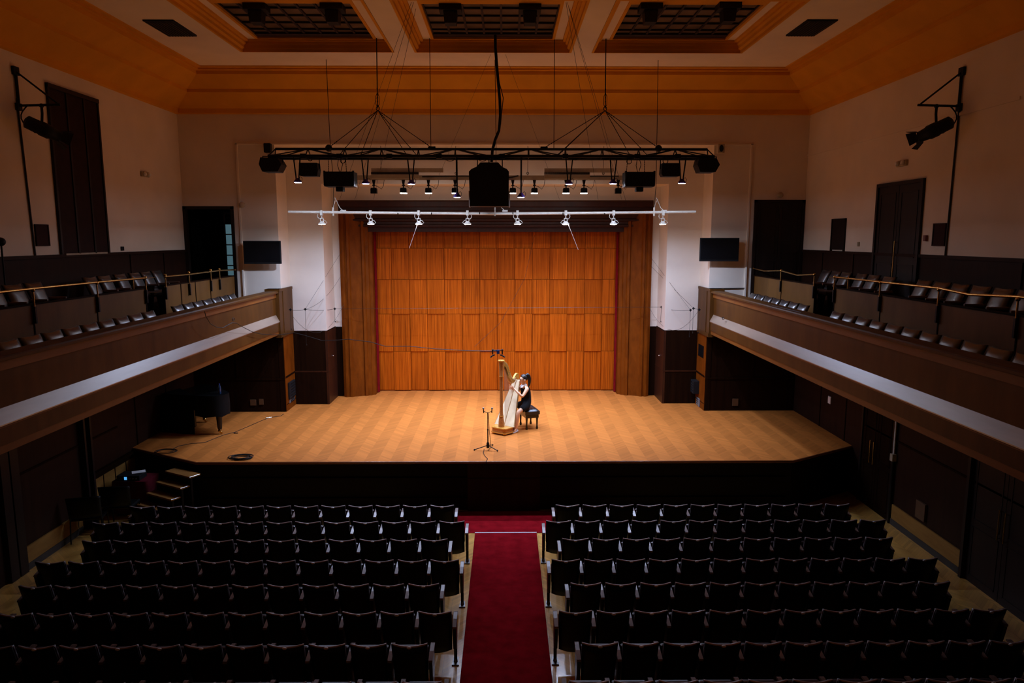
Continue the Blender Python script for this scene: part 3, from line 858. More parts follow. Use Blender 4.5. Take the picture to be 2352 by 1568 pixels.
# ---------------------------------------------------------------- lighting rig
def area(name, parent, loc, size, power, spread=150, rot=(0, 0, 0), col=LED):
    d = bpy.data.lights.new(name, 'AREA'); d.shape = 'DISK'; d.size = size; d.energy = power; d.color = col
    d.spread = math.radians(spread)
    o = bpy.data.objects.new(name, d); COL.objects.link(o); o.parent = parent; o.location = loc; o.rotation_euler = rot
    return o
TY, TN, TF, TB, TT = 16.6, 16.36, 16.86, 7.60, 7.78
TX0, TX1 = -4.98, 4.92
t = thing('lighting_truss', 'long black triangular lighting truss hanging above the stage', 'truss', (0, TY, TB))
m = MB()
m.tube([(TX0, TN, TB), (TX1, TN, TB)], .035, 8); m.tube([(TX0, TF, TB), (TX1, TF, TB)], .035, 8); m.tube([(TX0 + .1, TY, TT), (TX1 - .1, TY, TT)], .03, 8)
child('chords', m, MAT['black'], t)
m = MB(); nb = 12; st = (TX1 - TX0) / nb
for i in range(nb + 1):
    x = TX0 + st*i; xt = min(max(x, TX0 + .1), TX1 - .1)
    m.tube([(x, TN, TB), (xt, TY, TT)], .014, 5); m.tube([(x, TF, TB), (xt, TY, TT)], .014, 5); m.tube([(x, TN, TB), (x, TF, TB)], .014, 5)
    if i < nb:
        x2 = x + st
        if i % 2 == 0:
            m.tube([(x, TN, TB), (x2, TY, TT)], .014, 5); m.tube([(x, TF, TB), (x2, TY, TT)], .014, 5)
        else:
            m.tube([(x2, TN, TB), (x, TY, TT)], .014, 5); m.tube([(x2, TF, TB), (x, TY, TT)], .014, 5)
        m.tube([(x, TN, TB), (x2, TF, TB)], .012, 5)
child('lattice', m, MAT['black'], t)
m = MB()
for x in (-4.2, -3.4, -2.3, -1.2, .2, 1.6, 3.2, 4.1):
    m = MB(); m.cbox((x, TN, TB), (.12, .1, .1)); child('clamp', m, MAT['black'], t)
for x in (-3.69, 3.72): m = MB(); m.ball((x, TY, TT + .02), .08, 8); child('clamp', m, MAT['black'], t)
for x in (-1.38, 1.14): m = MB(); m.cbox((x, TY, TT + .02), (.16, .08, .07)); child('clamp', m, MAT['black'], t)
random.seed(7)
for i in range(14):                                        # loops of cable along the lower chord
    x = TX0 + .5 + i*.68 + random.uniform(-.1, .1); w = random.uniform(.2, .45); dp = random.uniform(.02, .09)
    m = MB(); m.tube([(x + w*k/6, TN + .01, TB - .02 - dp*math.sin(math.pi*k/6)) for k in range(7)], .007, 5); child('cable_loop', m, MAT['rubber'], t)
for x, z in ((-4.05, 7.55), (-3.33, 7.50), (3.02, 7.49), (3.83, 7.50)):
    m = MB()
    for d in (0, .012): m.tube([(x + .055*math.cos(k*math.pi/6), TN - .02 + d, z + .055*math.sin(k*math.pi/6)) for k in range(13)], .008, 5)
    child('cable_loop', m, MAT['rubber'], t)

# steel suspension of the truss: vertical lines and bridles
for lab, x, legs in (('left bridle of black steel ropes carrying the truss', -2.57, (-3.69, -3.40, -3.05, -1.38, -1.70, -1.95)), ('right bridle of black steel ropes carrying the truss', 2.50, (3.72, 3.42, 3.15, 1.14, 1.45, 1.40))):
    t = thing('rope_bridle', lab, 'suspension rope', (x, TY, 8.66))
    m = MB(); m.tube([(x, TY + .08, 10.2), (x, TY, 8.95), (x, TY, 8.66)], .012, 6)
    for q in (-1, 1): m.tube([(x, TY, 9.0), (x + q*.035, TY, 8.92), (x + q*.035, TY, 8.75), (x, TY, 8.68)], .007, 5)
    for k in range(5): m.ball((x, TY, 8.72 + k*.09), .016, 6)
    child('drop_rope', m, MAT['rubber'], t)
    m = MB(); m.tube([(x + .035*math.cos(k*math.pi/5), TY, 8.66 + .045*math.sin(k*math.pi/5)) for k in range(11)], .01, 5); child('shackle', m, MAT['black'], t)
    for i, lx in enumerate(legs):
        m = MB(); y = [TY, TN, TF][i % 3]; z = [TT + .03, TB + .03, TB + .03][i % 3]
        m.tube([(x, TY, 8.62), (lx, y, z)], .008, 5)
        a, b = Vector((x, TY, 8.62)), Vector((lx, y, z))
        for k in (.08, .12, .16, .84, .88, .92): m.ball(a.lerp(b, k), .014, 5)
        child('rope_leg', m, MAT['rubber'], t)
for lab, x in (('thin vertical steel rope left of the thick cable to the truss', -1.40), ('thin vertical steel rope right of the thick cable to the truss', 1.36)):
    m = MB(); m.tube([(x, TY + .08, 10.2), (x, TY, TT + .02)], .008, 5); m.box((x - .06, TY + .06, 10.18), (x + .06, TY + .1, 10.2))
    tag(m.build('steel_rope', MAT['rubber']), lab, 'rope')
# thick cable down to the middle loudspeaker
pts = [atY(*p, 16.5) for p in ((1137, 66), (1138, 110), (1141, 150), (1144, 185), (1148, 230), (1149, 265), (1146, 300), (1137, 322), (1131, 345), (1129, 372))]
t = thing('supply_cable', 'thick black cable drooping from the middle skylight to the truss', 'cable', pts[0])
m = MB(); m.tube(pts, .032, 8); child('main_cable', m, MAT['rubber'], t)
m = MB(); m.tube([atY(*p, 16.45) for p in ((1143, 160), (1147, 190), (1156, 225), (1152, 260), (1150, 285), (1143, 310), (1134, 335))], .011, 6); child('thin_cable', m, MAT['rubber'], t)

# loudspeakers and flood boxes under the truss
def polar(c, s): return [(c[0] + x, c[2] + z) for x, z in s]
t = thing('loudspeaker_cluster', 'large black loudspeaker with a tapered hood hanging mid truss', 'loudspeaker', (-.08, TY - .05, 7.0))
m = MB()
sp = [(-.44, 6.51), (-.46, 7.26), (-.40, 7.32), (-.30, 7.36), (-.20, 7.46), (.19, 7.46), (.28, 7.36), (.38, 7.32), (.43, 7.26), (.42, 6.51)]
m.prism([(x - .08, z) for x, z in sp], 'y', TY - .32, TY + .30); child('cabinet', m, MAT['black'], t, bevel=.012)
m = MB(); m.box((-.47, TY - .335, 6.53), (.31, TY - .32, 7.22)); child('front_grille', m, MAT['black'], t)
m = MB()
for x in (-.54, .36): m.box((x - .012, TY - .2, 6.50), (x + .012, TY + .25, 6.85))
child('side_plates', m, MAT['metal'], t, label='bright steel edge plates')
m = MB()
for x in (-.36, -.1, .2): m.tube([(x, TY, 7.30), (x, TY, 7.62)], .012, 5)
child('suspension_chains', m, MAT['black'], t)
def wedge(lab, x):
    t = thing('wedge_speaker', lab, 'loudspeaker', (x, TY - .1, 7.43))
    m = MB(); m.prism([(x-.18, 7.26), (x+.16, 7.26), (x+.25, 7.42), (x+.17, 7.56), (x-.21, 7.57), (x-.25, 7.42)], 'y', TY - .28, TY + .12); child('cabinet', m, MAT['black'], t, bevel=.01)
    m = MB(); m.tube([(x-.22, TY-.08, 7.42), (x-.22, TY-.08, 7.61), (x+.22, TY-.08, 7.61), (x+.22, TY-.08, 7.42)], .014, 5); child('yoke', m, MAT['black'], t)
wedge('hexagonal black speaker on the far left end of the truss', -4.93); wedge('hexagonal black speaker on the far right end of the truss', 4.79)
def floodbox(lab, x):
    t = thing('flood_lamp', lab, 'flood lamp', (x, TY - .1, 7.32))
    m = MB(); m.prism([(x-.20, 7.46), (x+.20, 7.46), (x+.215, 7.30), (x+.19, 7.17), (x-.18, 7.17), (x-.215, 7.23)], 'y', TY - .22, TY + .05); child('housing', m, MAT['black'], t, bevel=.012)
    m = MB(); m.tube([(x-.215, TY-.08, 7.34), (x-.215, TY-.08, 7.57), (x+.215, TY-.08, 7.57), (x+.215, TY-.08, 7.34)], .014, 5); child('yoke', m, MAT['black'], t)
floodbox('square black unlit flood box left of the left chain-hung speaker', -4.11); floodbox('square black unlit flood box right of the right chain-hung speaker', 3.97)
def widebox(lab, x, s):
    t = thing('hanging_speaker', lab, 'loudspeaker', (x, TN, 7.1))
    m = MB(); m.box((x-.33, TN-.20, 6.93), (x+.33, TN+.20, 7.25)); m.box((x-.335, TN-.21, 6.95), (x-.30, TN-.14, 7.27)); m.box((x+.30, TN-.21, 6.95), (x+.335, TN-.14, 7.27)); child('cabinet', m, MAT['black'], t, bevel=.008)
    m = MB(); m.box((x - s*.02 - .08, TN-.09, 6.83), (x - s*.02 + .08, TN+.11, 6.93)); child('lower_box', m, MAT['black'], t, bevel=.006)
    m = MB(); m.add([(x+s*.335, TN-.04, 6.93), (x+s*.335, TN+.16, 6.93), (x+s*.335, TN+.06, 7.02), (x+s*.30, TN-.04, 6.92), (x+s*.30, TN+.16, 6.92), (x+s*.31, TN+.06, 7.02)], [(0,1,2), (5,4,3), (0,3,4,1), (1,4,5,2), (2,5,3,0)])  # metal wedge added for the gleam on the lit side face
    child('side_gleam', m, MAT['metal'], t, label='bright metal wedge added for the gleam of the lit side')
    for dx in (-.27, .13):
        m = MB()
        a, b = Vector((x+dx, TN, 7.25)), Vector((x+dx*.94, TN, 7.60))
        m.tube([a, b], .006, 5)
        for k in range(7): m.ball(a.lerp(b, (k+.5)/7), .014, 5, sc=(.7, .7, 1.3))
        child('chain', m, MAT['black'], t)
    m = MB(); m.tube([(x-.02, TN, 7.25), (x-.06, TN, 7.40), (x-.03, TN, 7.58)], .008, 5); m.tube([(x+.0, TN, 7.25), (x+.05, TN, 7.42), (x, TN, 7.58)], .008, 5)
    child('signal_cable', m, MAT['rubber'], t)
widebox('wide black speaker hanging on chains, left half of the truss', -3.39, 1); widebox('wide black speaker hanging on chains, right half of the truss', 3.24, -1)

# round LED cans on the truss
par_px = ((684, 418), (840, 421), (945, 422), (1050, 452), (1197, 452), (1307, 422), (1408, 421), (1566, 420))
pars = [(-4.41, 7.05), (-2.88, 7.03), (-1.85, 7.02), (-.82, 6.73), (.63, 6.73), (1.71, 7.02), (2.71, 7.03), (4.27, 7.04)]
protos = {}
for i, (x, z) in enumerate(pars):
    long_ = z < 6.9
    if long_ not in protos:
        o = thing('stage_lamp', None, 'stage lamp', (0, 0, 0), group='round violet-white lamps under the black truss')
        h = TB - z
        m = MB(); m.lathe([(.03, .09), (.055, .05), (.085, .02), (.088, -.005), (.075, -.01)], 16); m.build('can', MAT['rim_blue'], o)
        m = MB(); m.lathe([(1e-5, -.012), (.076, -.012)], 16); m.build('lens', MAT['lens_blue'], o)
        m = MB()
        if long_:
            m.tube([(.0, 0, .05), (0.0, 0, h)], .02, 6); m.tube([(.0, 0, h - .08), (.05, 0, h)], .008, 5)
        else:
            m.tube([(-.035, 0, .03), (-.035, 0, .12), (-.075, 0, h)], .015, 6); m.tube([(.035, 0, .03), (.03, 0, .12), (.075, 0, h)], .015, 6)
        m.build('hanger', MAT['black'], o)
        m = MB(); m.tube([(.03, 0, .08), (.07, 0, .12), (.10, 0, .08), (.095, 0, .03), (.07, 0, .02)], .006, 5); m.build('power_cord', MAT['rubber'], o)
        remember(o); protos[long_] = o
    else: o = copy_tree(protos[long_])
    area('lamp_light', o, (0, 0, -.03), .15, W_PAR * (.15, .25, .6, 1.0, 1.0, .6, .25, .15)[i], 105, (math.radians(TILT), 0, 0))
    p = atY(*par_px[i], TN); o.location = (p.x, TN, p.z)
    o['label'] = 'lit round violet-white lamp under the black truss, %s from the left' % ORD[i]

# white pipe with eight round lamps
PY_, PZ = 17.5, 6.40
t = thing('lighting_bar', 'long white horizontal pipe carrying eight round lamps', 'lighting bar', (0, PY_, PZ))
m = MB()
m.tube([(-4.92, PY_, PZ + .02), (-2.5, PY_, PZ), (0, PY_, PZ - .02), (2.5, PY_, PZ), (4.85, PY_, PZ + .025)], .033, 10); child('pipe', m, MAT['whitepaint'], t)
m = MB()
for x in (-2.3, -1.5, -.35, .45, 1.65, 2.65): m.tube([(x - .012, PY_, PZ - .012), (x + .012, PY_, PZ - .012)], .035, 10)
child('tape_marks', m, MAT['rubber'], t)
m = MB()
for x in (-3.85, .02, 3.84):
    m.cbox((x, PY_, PZ + .03), (.03, .05, .2)); m.tube([(x, PY_, PZ + .12), (x + .06, PY_, PZ + .30)], .006, 5); m.tube([(x + .25, PY_, PZ + .04), (x + .16, PY_, PZ + .12), (x + .05, PY_, PZ + .36)], .008, 5)
    m.cbox((x + .24, PY_, PZ + .05), (.13, .05, .04))
child('hanger_clamps', m, MAT['whitepaint'], t)
for lab, x, xt in (('left thin steel rope holding the white pipe', -3.85, -3.89), ('middle thin steel rope holding the white pipe', .02, .03), ('right thin steel rope holding the white pipe', 3.84, 3.84)):
    m = MB(); m.tube([(xt, PY_, ZC), (xt + .02, PY_, 8.2), (x + .03, PY_, 7.0), (x, PY_, PZ + .12)], .008, 5)
    tag(m.build('steel_rope', MAT['steelwire']), lab, 'rope')
xs = [-4.13, -2.96, -1.81, -.64, .56, 1.72, 2.87, 4.06]
first = None
for i, x in enumerate(xs):
    if first is None:
        o = thing('pipe_lamp', None, 'stage lamp', (0, 0, 0), group='round lamps under the white pipe')
        m = MB(); m.box((-.03, -.05, .20), (.03, .05, .32)); m.tube([(0, 0, .12), (0, 0, .21)], .014, 6); m.build('clamp', MAT['whitepaint'], o, bevel=.006)
        m = MB(); m.tube([(-.035, 0, .02), (-.035, 0, .13), (.035, 0, .13), (.035, 0, .02)], .013, 6); m.build('yoke', MAT['whitepaint'], o)
        m = MB(); m.lathe([(.03, .07), (.05, .04), (.085, .015), (.088, -.005), (.076, -.01)], 16); m.build('can', MAT['whitepaint'], o)
        m = MB(); m.lathe([(1e-5, -.012), (.078, -.012)], 16); m.build('lens', MAT['lens_blue'], o)
        m = MB(); m.tube([(.0, 0, .12), (-.07, 0, .12), (-.10, 0, .17), (-.09, 0, .23)], .008, 5); m.tube([(.03, 0, .1), (.09, 0, .07), (.12, 0, .03), (.08, 0, .0)], .007, 5); m.build('power_cord', MAT['whitepaint'], o)
        remember(o); first = o
    else: o = copy_tree(first)
    flip = i in (3, 5)
    area('lamp_light', o, (0, 0, -.03), .15, W_PIPE * (1.5, .65, .7, .8, .8, .7, .65, 1.5)[i], 165, (math.radians(-TILT if flip else TILT), 0, 0))
    o.location = (x, PY_, 6.14); o.rotation_euler = (0, 0, math.pi if flip else 0)
    o['label'] = 'lit round white lamp under the white pipe, %s from the left' % ORD[i]

# batten with square floods behind the truss
BY = 19.7
t = thing('lamp_batten', 'long pale batten hanging above the stage mouth on chains', 'batten', (0, BY, 7.4))
m = MB(); m.box((-4.3, BY - .04, 7.34), (4.26, BY + .04, 7.46)); child('board', m, MAT['batten'], t)
for x in (-3.05, -1.05, .87, 2.9):
    m = MB(); a, b = Vector((x, BY, 7.46)), Vector((x, BY, 8.23)); m.tube([a, b], .006, 5)
    m.tube([(x + .03*math.cos(k*math.pi/5), BY, 7.52 + .03*math.sin(k*math.pi/5)) for k in range(11)], .008, 5)
    child('chain', m, MAT['steelwire'], t)
m = MB(); m.tube([(-1.95, BY - .06, 7.42), (-.9, BY - .06, 7.44), (-.2, BY - .06, 7.43)], .018, 6); m.tube([(.3, BY - .06, 7.38), (.62, BY - .06, 7.45)], .02, 6); m.tube([(1.9, BY - .06, 7.44), (3.3, BY - .06, 7.44)], .016, 6)
child('cable_run', m, MAT['rubber'], t)
for lab, x0, x1 in (('long louvred strip light on the pale batten, left half', -3.29, -1.38), ('long louvred strip light on the pale batten, right half', 1.31, 3.15)):
    t = thing('strip_light', lab, 'strip light', ((x0+x1)/2, BY - .1, 7.46))
    m = MB(); m.box((x0, BY - .14, 7.53), (x1, BY - .12, 7.64)); child('diffuser', m, MAT['batten'], t)
    xe = x0 + (x1-x0)*.66
    m = MB(); m.box((x0, BY - .17, 7.36), (xe, BY - .05, 7.47)); child('housing', m, MAT['beige'], t)
    m = MB()
    for k in range(60): m.box((x0 + (xe-x0)*k/60, BY - .175, 7.48), (x0 + (xe-x0)*k/60 + .012, BY - .06, 7.535))
    child('louvre', m, MAT['steelwire'], t)
fl = [(-3.25, 0), (-2.46, 1), (-1.79, 1), (-1.08, 1), (.47, 1), (1.05, 1), (1.90, 1), (2.38, 1), (3.30, 0)]
protos = {}; nlit = 0; random.seed(11)
for i, (x, on) in enumerate(fl):
    if on not in protos:
        o = thing('square_flood', None, 'flood lamp', (0, 0, 0), group='square black flood lamps on the pale batten')
        m = MB(); m.prism([(-.085, 0), (.085, 0), (.085, .10), (.07, .13), (-.07, .13), (-.085, .10)], 'y', -.07, .07); m.build('housing', MAT['gloss'], o, bevel=.008)
        m = MB(); m.tube([(0, 0, .13), (0, 0, .26)], .018, 6); m.prism([(-.02, .22), (.02, .22), (.045, .34), (-.045, .34)], 'y', -.03, .03); m.cbox((0, 0, .20), (.08, .04, .03)); m.build('bracket', MAT['black'], o)
        m = MB(); m.tube([(.0, 0, .2), (.10, 0, .17), (.2, 0, .10), (.26, 0, .2), (.28, 0, .34)], .007, 5); m.build('power_cord', MAT['rubber'], o)
        m = MB(); m.cbox((0, 0, -.008), (.17, .14, .016)); m.build('lens', MAT['lens_white'] if on else MAT['gloss'], o)
        if on: area('lamp_light', o, (0, 0, -.03), .15, W_FLOOD, 95)
        remember(o); protos[on] = o
    else: o = copy_tree(protos[on])
    o.location = (x, BY - .03, 7.0)
    o['label'] = ('lit' if on else 'unlit') + ' square black flood lamp on the pale batten, %s from the left' % ORD[i]

# thin slanting sag lines and small pulleys for the hanging microphones
def wire(label, pts, r=.004, mat='steelwire', name='rigging_wire', cat='wire'):
    m = MB(); m.tube(pts, r, 4); return tag(m.build(name, MAT[mat]), label, cat)
wl_ = [((945, 5), (780, 458), 'leftmost of the slanting wires left of the thick cable'), ((950, 5), (815, 458), 'second slanting wire left of the thick cable'), ((955, 20), (858, 458), 'third slanting wire left of the thick cable'),
       ((1300, 5), (1374, 458), 'slanting wire just right of the thick cable'), ((1303, 5), (1428, 458), 'second slanting wire right of the thick cable'), ((1308, 20), (1440, 470), 'third slanting wire right of the thick cable')]
for (a, b, lab) in wl_: wire(lab + ', skylight to stage', [atZ(*a, 10.15), atY(*b, 20.9)], .004)
wire('thin slanting wire crossing in front of the end wall left of the thick cable', [atZ(1127, 125, 9.9), atY(985, 458, 20.9)], .003)
wire('thin slanting wire crossing in front of the end wall right of the thick cable', [atZ(1161, 125, 9.9), atY(1285, 458, 20.9)], .003)
def pulley(label, px, py, Y, drop):
    p = atY(px, py, Y)
    t = thing('wire_pulley', label, 'pulley', p)
    m = MB(); m.cbox((0, 0, 0), (.07, .02, .025)); m.cbox((0, 0, 0), (.025, .02, .07)); m.build('cross_block', MAT['black'], t)
    m = MB(); m.tube([(0, 0, 0), (-.01, 0, -drop)], .004, 4); m.lathe([(.012, -drop - .04), (.012, -drop)], 6); m.build('hanging_line', MAT['rubber'], t)
    return p
q1 = pulley('small black wire pulley in front of the left balcony pier', 667, 711, 19.0, .50)
q2 = pulley('small black wire pulley over the left white wall, hall side', 701, 710, 19.4, .95)
q3 = pulley('small black wire pulley over the left white wall by the portal', 769, 709, 20.6, .35)
q4 = pulley('small black wire pulley over the right white wall by the portal', 1519, 705, 20.6, .40)
q5 = pulley('left of two neighbouring wire pulleys by the right balcony pier', 1586, 712, 19.3, .7)
q6 = pulley('right of two neighbouring wire pulleys by the right balcony pier', 1593, 708, 19.5, .65)
q7 = pulley('small black wire pulley in front of the right balcony pier', 1606, 711, 19.0, .6)
def sag(a, b, d, n=10): return [a.lerp(b, k/n) - Vector((0, 0, d*4*(k/n)*(1-k/n))) for k in range(n + 1)]
wire('thin wire linking the three left pulleys over the white wall', sag(q1, q2, .03, 5) + sag(q2, q3, .04, 5)[1:], .005)
wire('thin wire linking the right pulleys over the white wall', sag(q4, q5, .05, 5) + [q6, q7], .005)
wire('thin taut wire across the whole stage in front of the panels', [q3, q4], .004)
wire('steep wire from the white wall pulley up to the portal, left side', [q2, atY(786, 575, 20.95)], .004)
wire('sagging wire from the white wall pulley up to the portal, left side', sag(q2, atY(786, 628, 20.95), .2), .004)
wire('steep wire from the pulley pair up to the portal, right side', [q5, atY(1494, 590, 20.95)], .004)
wire('shallow wire from the pulley pair up to the portal, right side', [q6, atY(1494, 610, 20.95)], .004)
wire('drooping wire loop below the left pulleys', sag(atY(672, 726, 19.2), atY(789, 700, 20.9), .62), .004)
wire('drooping wire loop below the right pulleys', sag(atY(1491, 705, 20.9), q7, .62), .004)
wire('pale slanting line under the third white pipe lamp', [atY(958, 517, 17.5), atY(940, 570, 19.0)], .006, 'whitepaint')
wire('pale slanting line under the sixth white pipe lamp', [atY(1306, 517, 17.5), atY(1328, 573, 19.0)], .006, 'whitepaint')
wire('long thin slanting wire in front of the right half of the panels', [atY(1228, 540, 21.2), atY(1205, 640, 21), atY(1150, 740, 20.5), atY(1090, 796, 20)], .004)

# ---------------------------------------------------------------- balcony cables on the left parapet
L0 = [atX(*p, -5.66) for p in ((470, 715), (473, 727), (483, 743), (497, 751), (511, 753), (522, 747), (533, 741), (543, 742), (560, 752), (580, 762), (600, 767), (625, 769), (648, 768))]
hm = atY(1143, 806, 17.0)
L1 = [atY(*p, y) for p, y in (((662, 766), 19.0), ((676, 764), 19.3), ((700, 770), 19.3), ((740, 782), 19.2), ((775, 781), 19.0), ((800, 779), 18.8), ((850, 785), 18.5), ((885, 795), 18.2), ((940, 795), 18.0), ((1000, 801), 17.6), ((1070, 805), 17.3), ((1110, 806), 17.1))] + [hm]
wire('long microphone cable drooping from the left balcony to the hanging microphones', L0 + L1, .008, 'rubber', 'microphone_cable', 'cable')
wire('dark cable lying along the top of the left balcony rail near the stage', [atX(*p, -5.80) + Vector((0, 0, .015)) for p in ((408, 724), (470, 712), (560, 694), (630, 678))], .012, 'rubber', 'microphone_cable', 'cable')
wire('dark cable lying along the top of the right balcony rail near the stage', [atX(*p, 5.80) + Vector((0, 0, .015)) for p in ((1650, 676), (1700, 687), (1780, 705), (1840, 720))], .012, 'rubber', 'microphone_cable', 'cable')
m = MB(); c = atX(536, 733, -5.70); m.tube([(c.x, c.y + .06*math.cos(k*math.pi/6), c.z + .03*math.sin(k*math.pi/6)) for k in range(13)], .008, 5); tag(m.build('wire_loop', MAT['rubber']), 'small wire loop lying on the left balcony ledge', 'wire loop')
m = MB(); c = atX(1661, 731, 5.70); m.tube([(c.x, c.y + .08*math.cos(k*math.pi/6), c.z + .03*math.sin(k*math.pi/6)) for k in range(13)], .008, 5); tag(m.build('wire_loop', MAT['rubber']), 'small wire loop lying on the right balcony ledge', 'wire loop')
# hanging microphone array above the harp
t = thing('hanging_microphones', 'small cluster of black microphones hanging above the harp', 'microphone', hm)
m = MB(); m.cbox((.01, 0, -.02), (.07, .06, .10)); m.build('mounting_block', plain('dark_blue_block', (.01, .02, .08), .4), t, bevel=.01)
m = MB(); m.tube([(-.14, 0, .02), (.14, 0, .02)], .012, 6); m.build('crossbar', MAT['iron'], t)
for i, (x, dx) in enumerate(((-.12, -.05), (.11, .06))):
    m = MB(); m.tube([(x, 0, .02), (x, 0, -.08)], .016, 6); m.tube([(x + .05 * (1 if i == 0 else -1), 0, -.09), (x, 0, -.11), (x + dx, 0, -.15)], .018, 8); m.ball((x, 0, .03), .02, 6)
    m.build('microphone', MAT['iron'], t)

# ---------------------------------------------------------------- balcony partitions, rails and seats
def partition(s, side, where, ya, yb, joints):
    t = thing('wooden_partition', 'brown veneered partition in the %s balcony, %s' % (side, where), 'partition', (s*6.95, (ya+yb)/2, 3.52))
    js = [ya] + joints + [yb]
    for a, b in zip(js[:-1], js[1:]):
        m = MB(); m.box((s*6.93, a + .012, 3.52), (s*6.98, b - .012, 4.80)); child('panel', m, MAT['partition'], t)
    m = MB()
    for y in js: m.box((s*6.92, y - .012, 3.52), (s*6.97, y + .012, 4.80))
    m.box((s*6.915, ya, 4.80), (s*6.99, yb, 4.825))
    child('partition_trim', m, MAT['wains'], t)
def brass_rail(s, side, where, pts, posts):
    t = thing('brass_handrail', 'brass handrail above the partition in the %s balcony, %s' % (side, where), 'handrail', (s*6.9, pts[0][0], 4.8))
    m = MB(); m.tube([(s*6.9, y, z) for y, z in pts], .02, 8)
    m.ball((s*6.9, pts[0][0], pts[0][1]), .028, 6); m.ball((s*6.9, pts[-1][0], pts[-1][1]), .028, 6)
    child('rail', m, MAT['brass'], t)
    for y in posts:
        m = MB(); m.tube([(s*6.9, y, 4.55), (s*6.9, y, 5.03)], .014, 6); m.ball((s*6.9, y, 5.03), .032, 6)
        po = child('post', m, MAT['brass'], t)
        m = MB(); m.box((s*6.88, y - .018, 4.52), (s*6.925, y + .018, 4.78)); child('bracket', m, MAT['iron'], po)
partition(1, 'right', 'end by the stage', 15.40, 19.2, [17.28]); partition(1, 'right', 'long stretch towards the rear', 5.0, 14.46, [7.5, 9.22, 10.93, 12.66])
partition(-1, 'left', 'end by the stage', 15.22, 19.2, [16.0, 16.75, 17.6]); partition(-1, 'left', 'long stretch towards the rear', 5.0, 14.42, [7.5, 9.25, 10.96, 12.68])
brass_rail(1, 'right', 'end by the stage', [(19.2, 5.0), (18.4, 4.97), (17.28, 5.03), (16.3, 4.97), (15.40, 5.03)], [17.28, 15.40])
brass_rail(1, 'right', 'long stretch towards the rear', [(14.44, 5.03), (12.66, 5.04), (10.93, 5.05), (10.2, 5.01), (9.22, 5.06), (7.0, 5.06), (5.0, 5.06)], [14.44, 12.66, 10.93, 9.22, 7.0])
brass_rail(-1, 'left', 'end by the stage', [(19.2, 4.97), (18.14, 5.0), (17.6, 5.0), (16.39, 4.99), (15.24, 5.0)], [18.14, 17.6, 16.39, 15.24])
brass_rail(-1, 'left', 'long stretch towards the rear', [(14.40, 5.02), (12.68, 5.04), (10.96, 5.05), (9.2, 5.05), (5.0, 5.05)], [14.40, 12.68, 10.96, 9.2])
for s, lab in ((1, 'brass gate post behind the right partition gap'), (-1, 'brass gate post behind the left partition gap')):
    t = thing('gate_post', lab, 'post', (s*7.25, 14.6, 4.15))
    m = MB(); m.tube([(s*7.25, 14.6, 4.15), (s*7.25, 14.6, 5.0)], .013, 6); m.ball((s*7.25, 14.6, 5.0), .03, 6); child('pole', m, MAT['brass'], t)
    m = MB(); m.tube([(s*7.25, 14.6, 4.97), (s*7.25, 15.5, 4.97)], .006, 5); child('chain', m, MAT['brass'], t)
    m = MB(); m.lathe([(.05, 0), (.045, .02), (.015, .03)], 10, c=(s*7.25, 14.6, 4.15)); child('base', m, MAT['brass'], t)

def curved_pad(mb, w, z0, z1, y0, y1, th, dip, crown, nx=8, nz=6, mi=0, arch=0.0):
    """upholstered back: leans from y0 (bottom) to y1 (top), top edge dips in the middle"""
    fr, bk = [], []
    for j in range(nz + 1):
        v = j / nz
        a, b = [], []
        for i in range(nx + 1):
            u = 2*i/nx - 1
            zt = z1 - dip * (1 - u*u)
            zb = z0 - arch * (1 - u*u)
            z = zb + (zt - zb) * v
            ww = w * (.94 + .06*v)
            y = y0 + (y1 - y0) * v - crown * (1 - u*u)
            edge = (1 - u**6) * (1 - (2*v - 1)**8)
            a.append((u*ww/2, y + th/2*(.45 + .55*edge), z)); b.append((u*ww/2, y - th/2*(.5 + .5*edge), z))
        fr.append(a); bk.append(b)
    n = nx + 1
    vs = [p for r in fr for p in r] + [p for r in bk for p in r]; o = n*(nz+1); fs = []
    for j in range(nz):
        for i in range(nx):
            k = j*n + i
            fs.append((k, k+1, k+n+1, k+n)); fs.append((o+k+n, o+k+n+1, o+k+1, o+k))
        k = j*n; fs.append((k, k+n, o+k+n, o+k)); k = j*n + nx; fs.append((k+n, k, o+k, o+k+n))
    for i in range(nx):
        fs.append((i+1, i, o+i, o+i+1)); k = nz*n + i; fs.append((k, k+1, o+k+1, o+k))
    mb.add(vs, fs, mi, True)
PITCH_S = .508
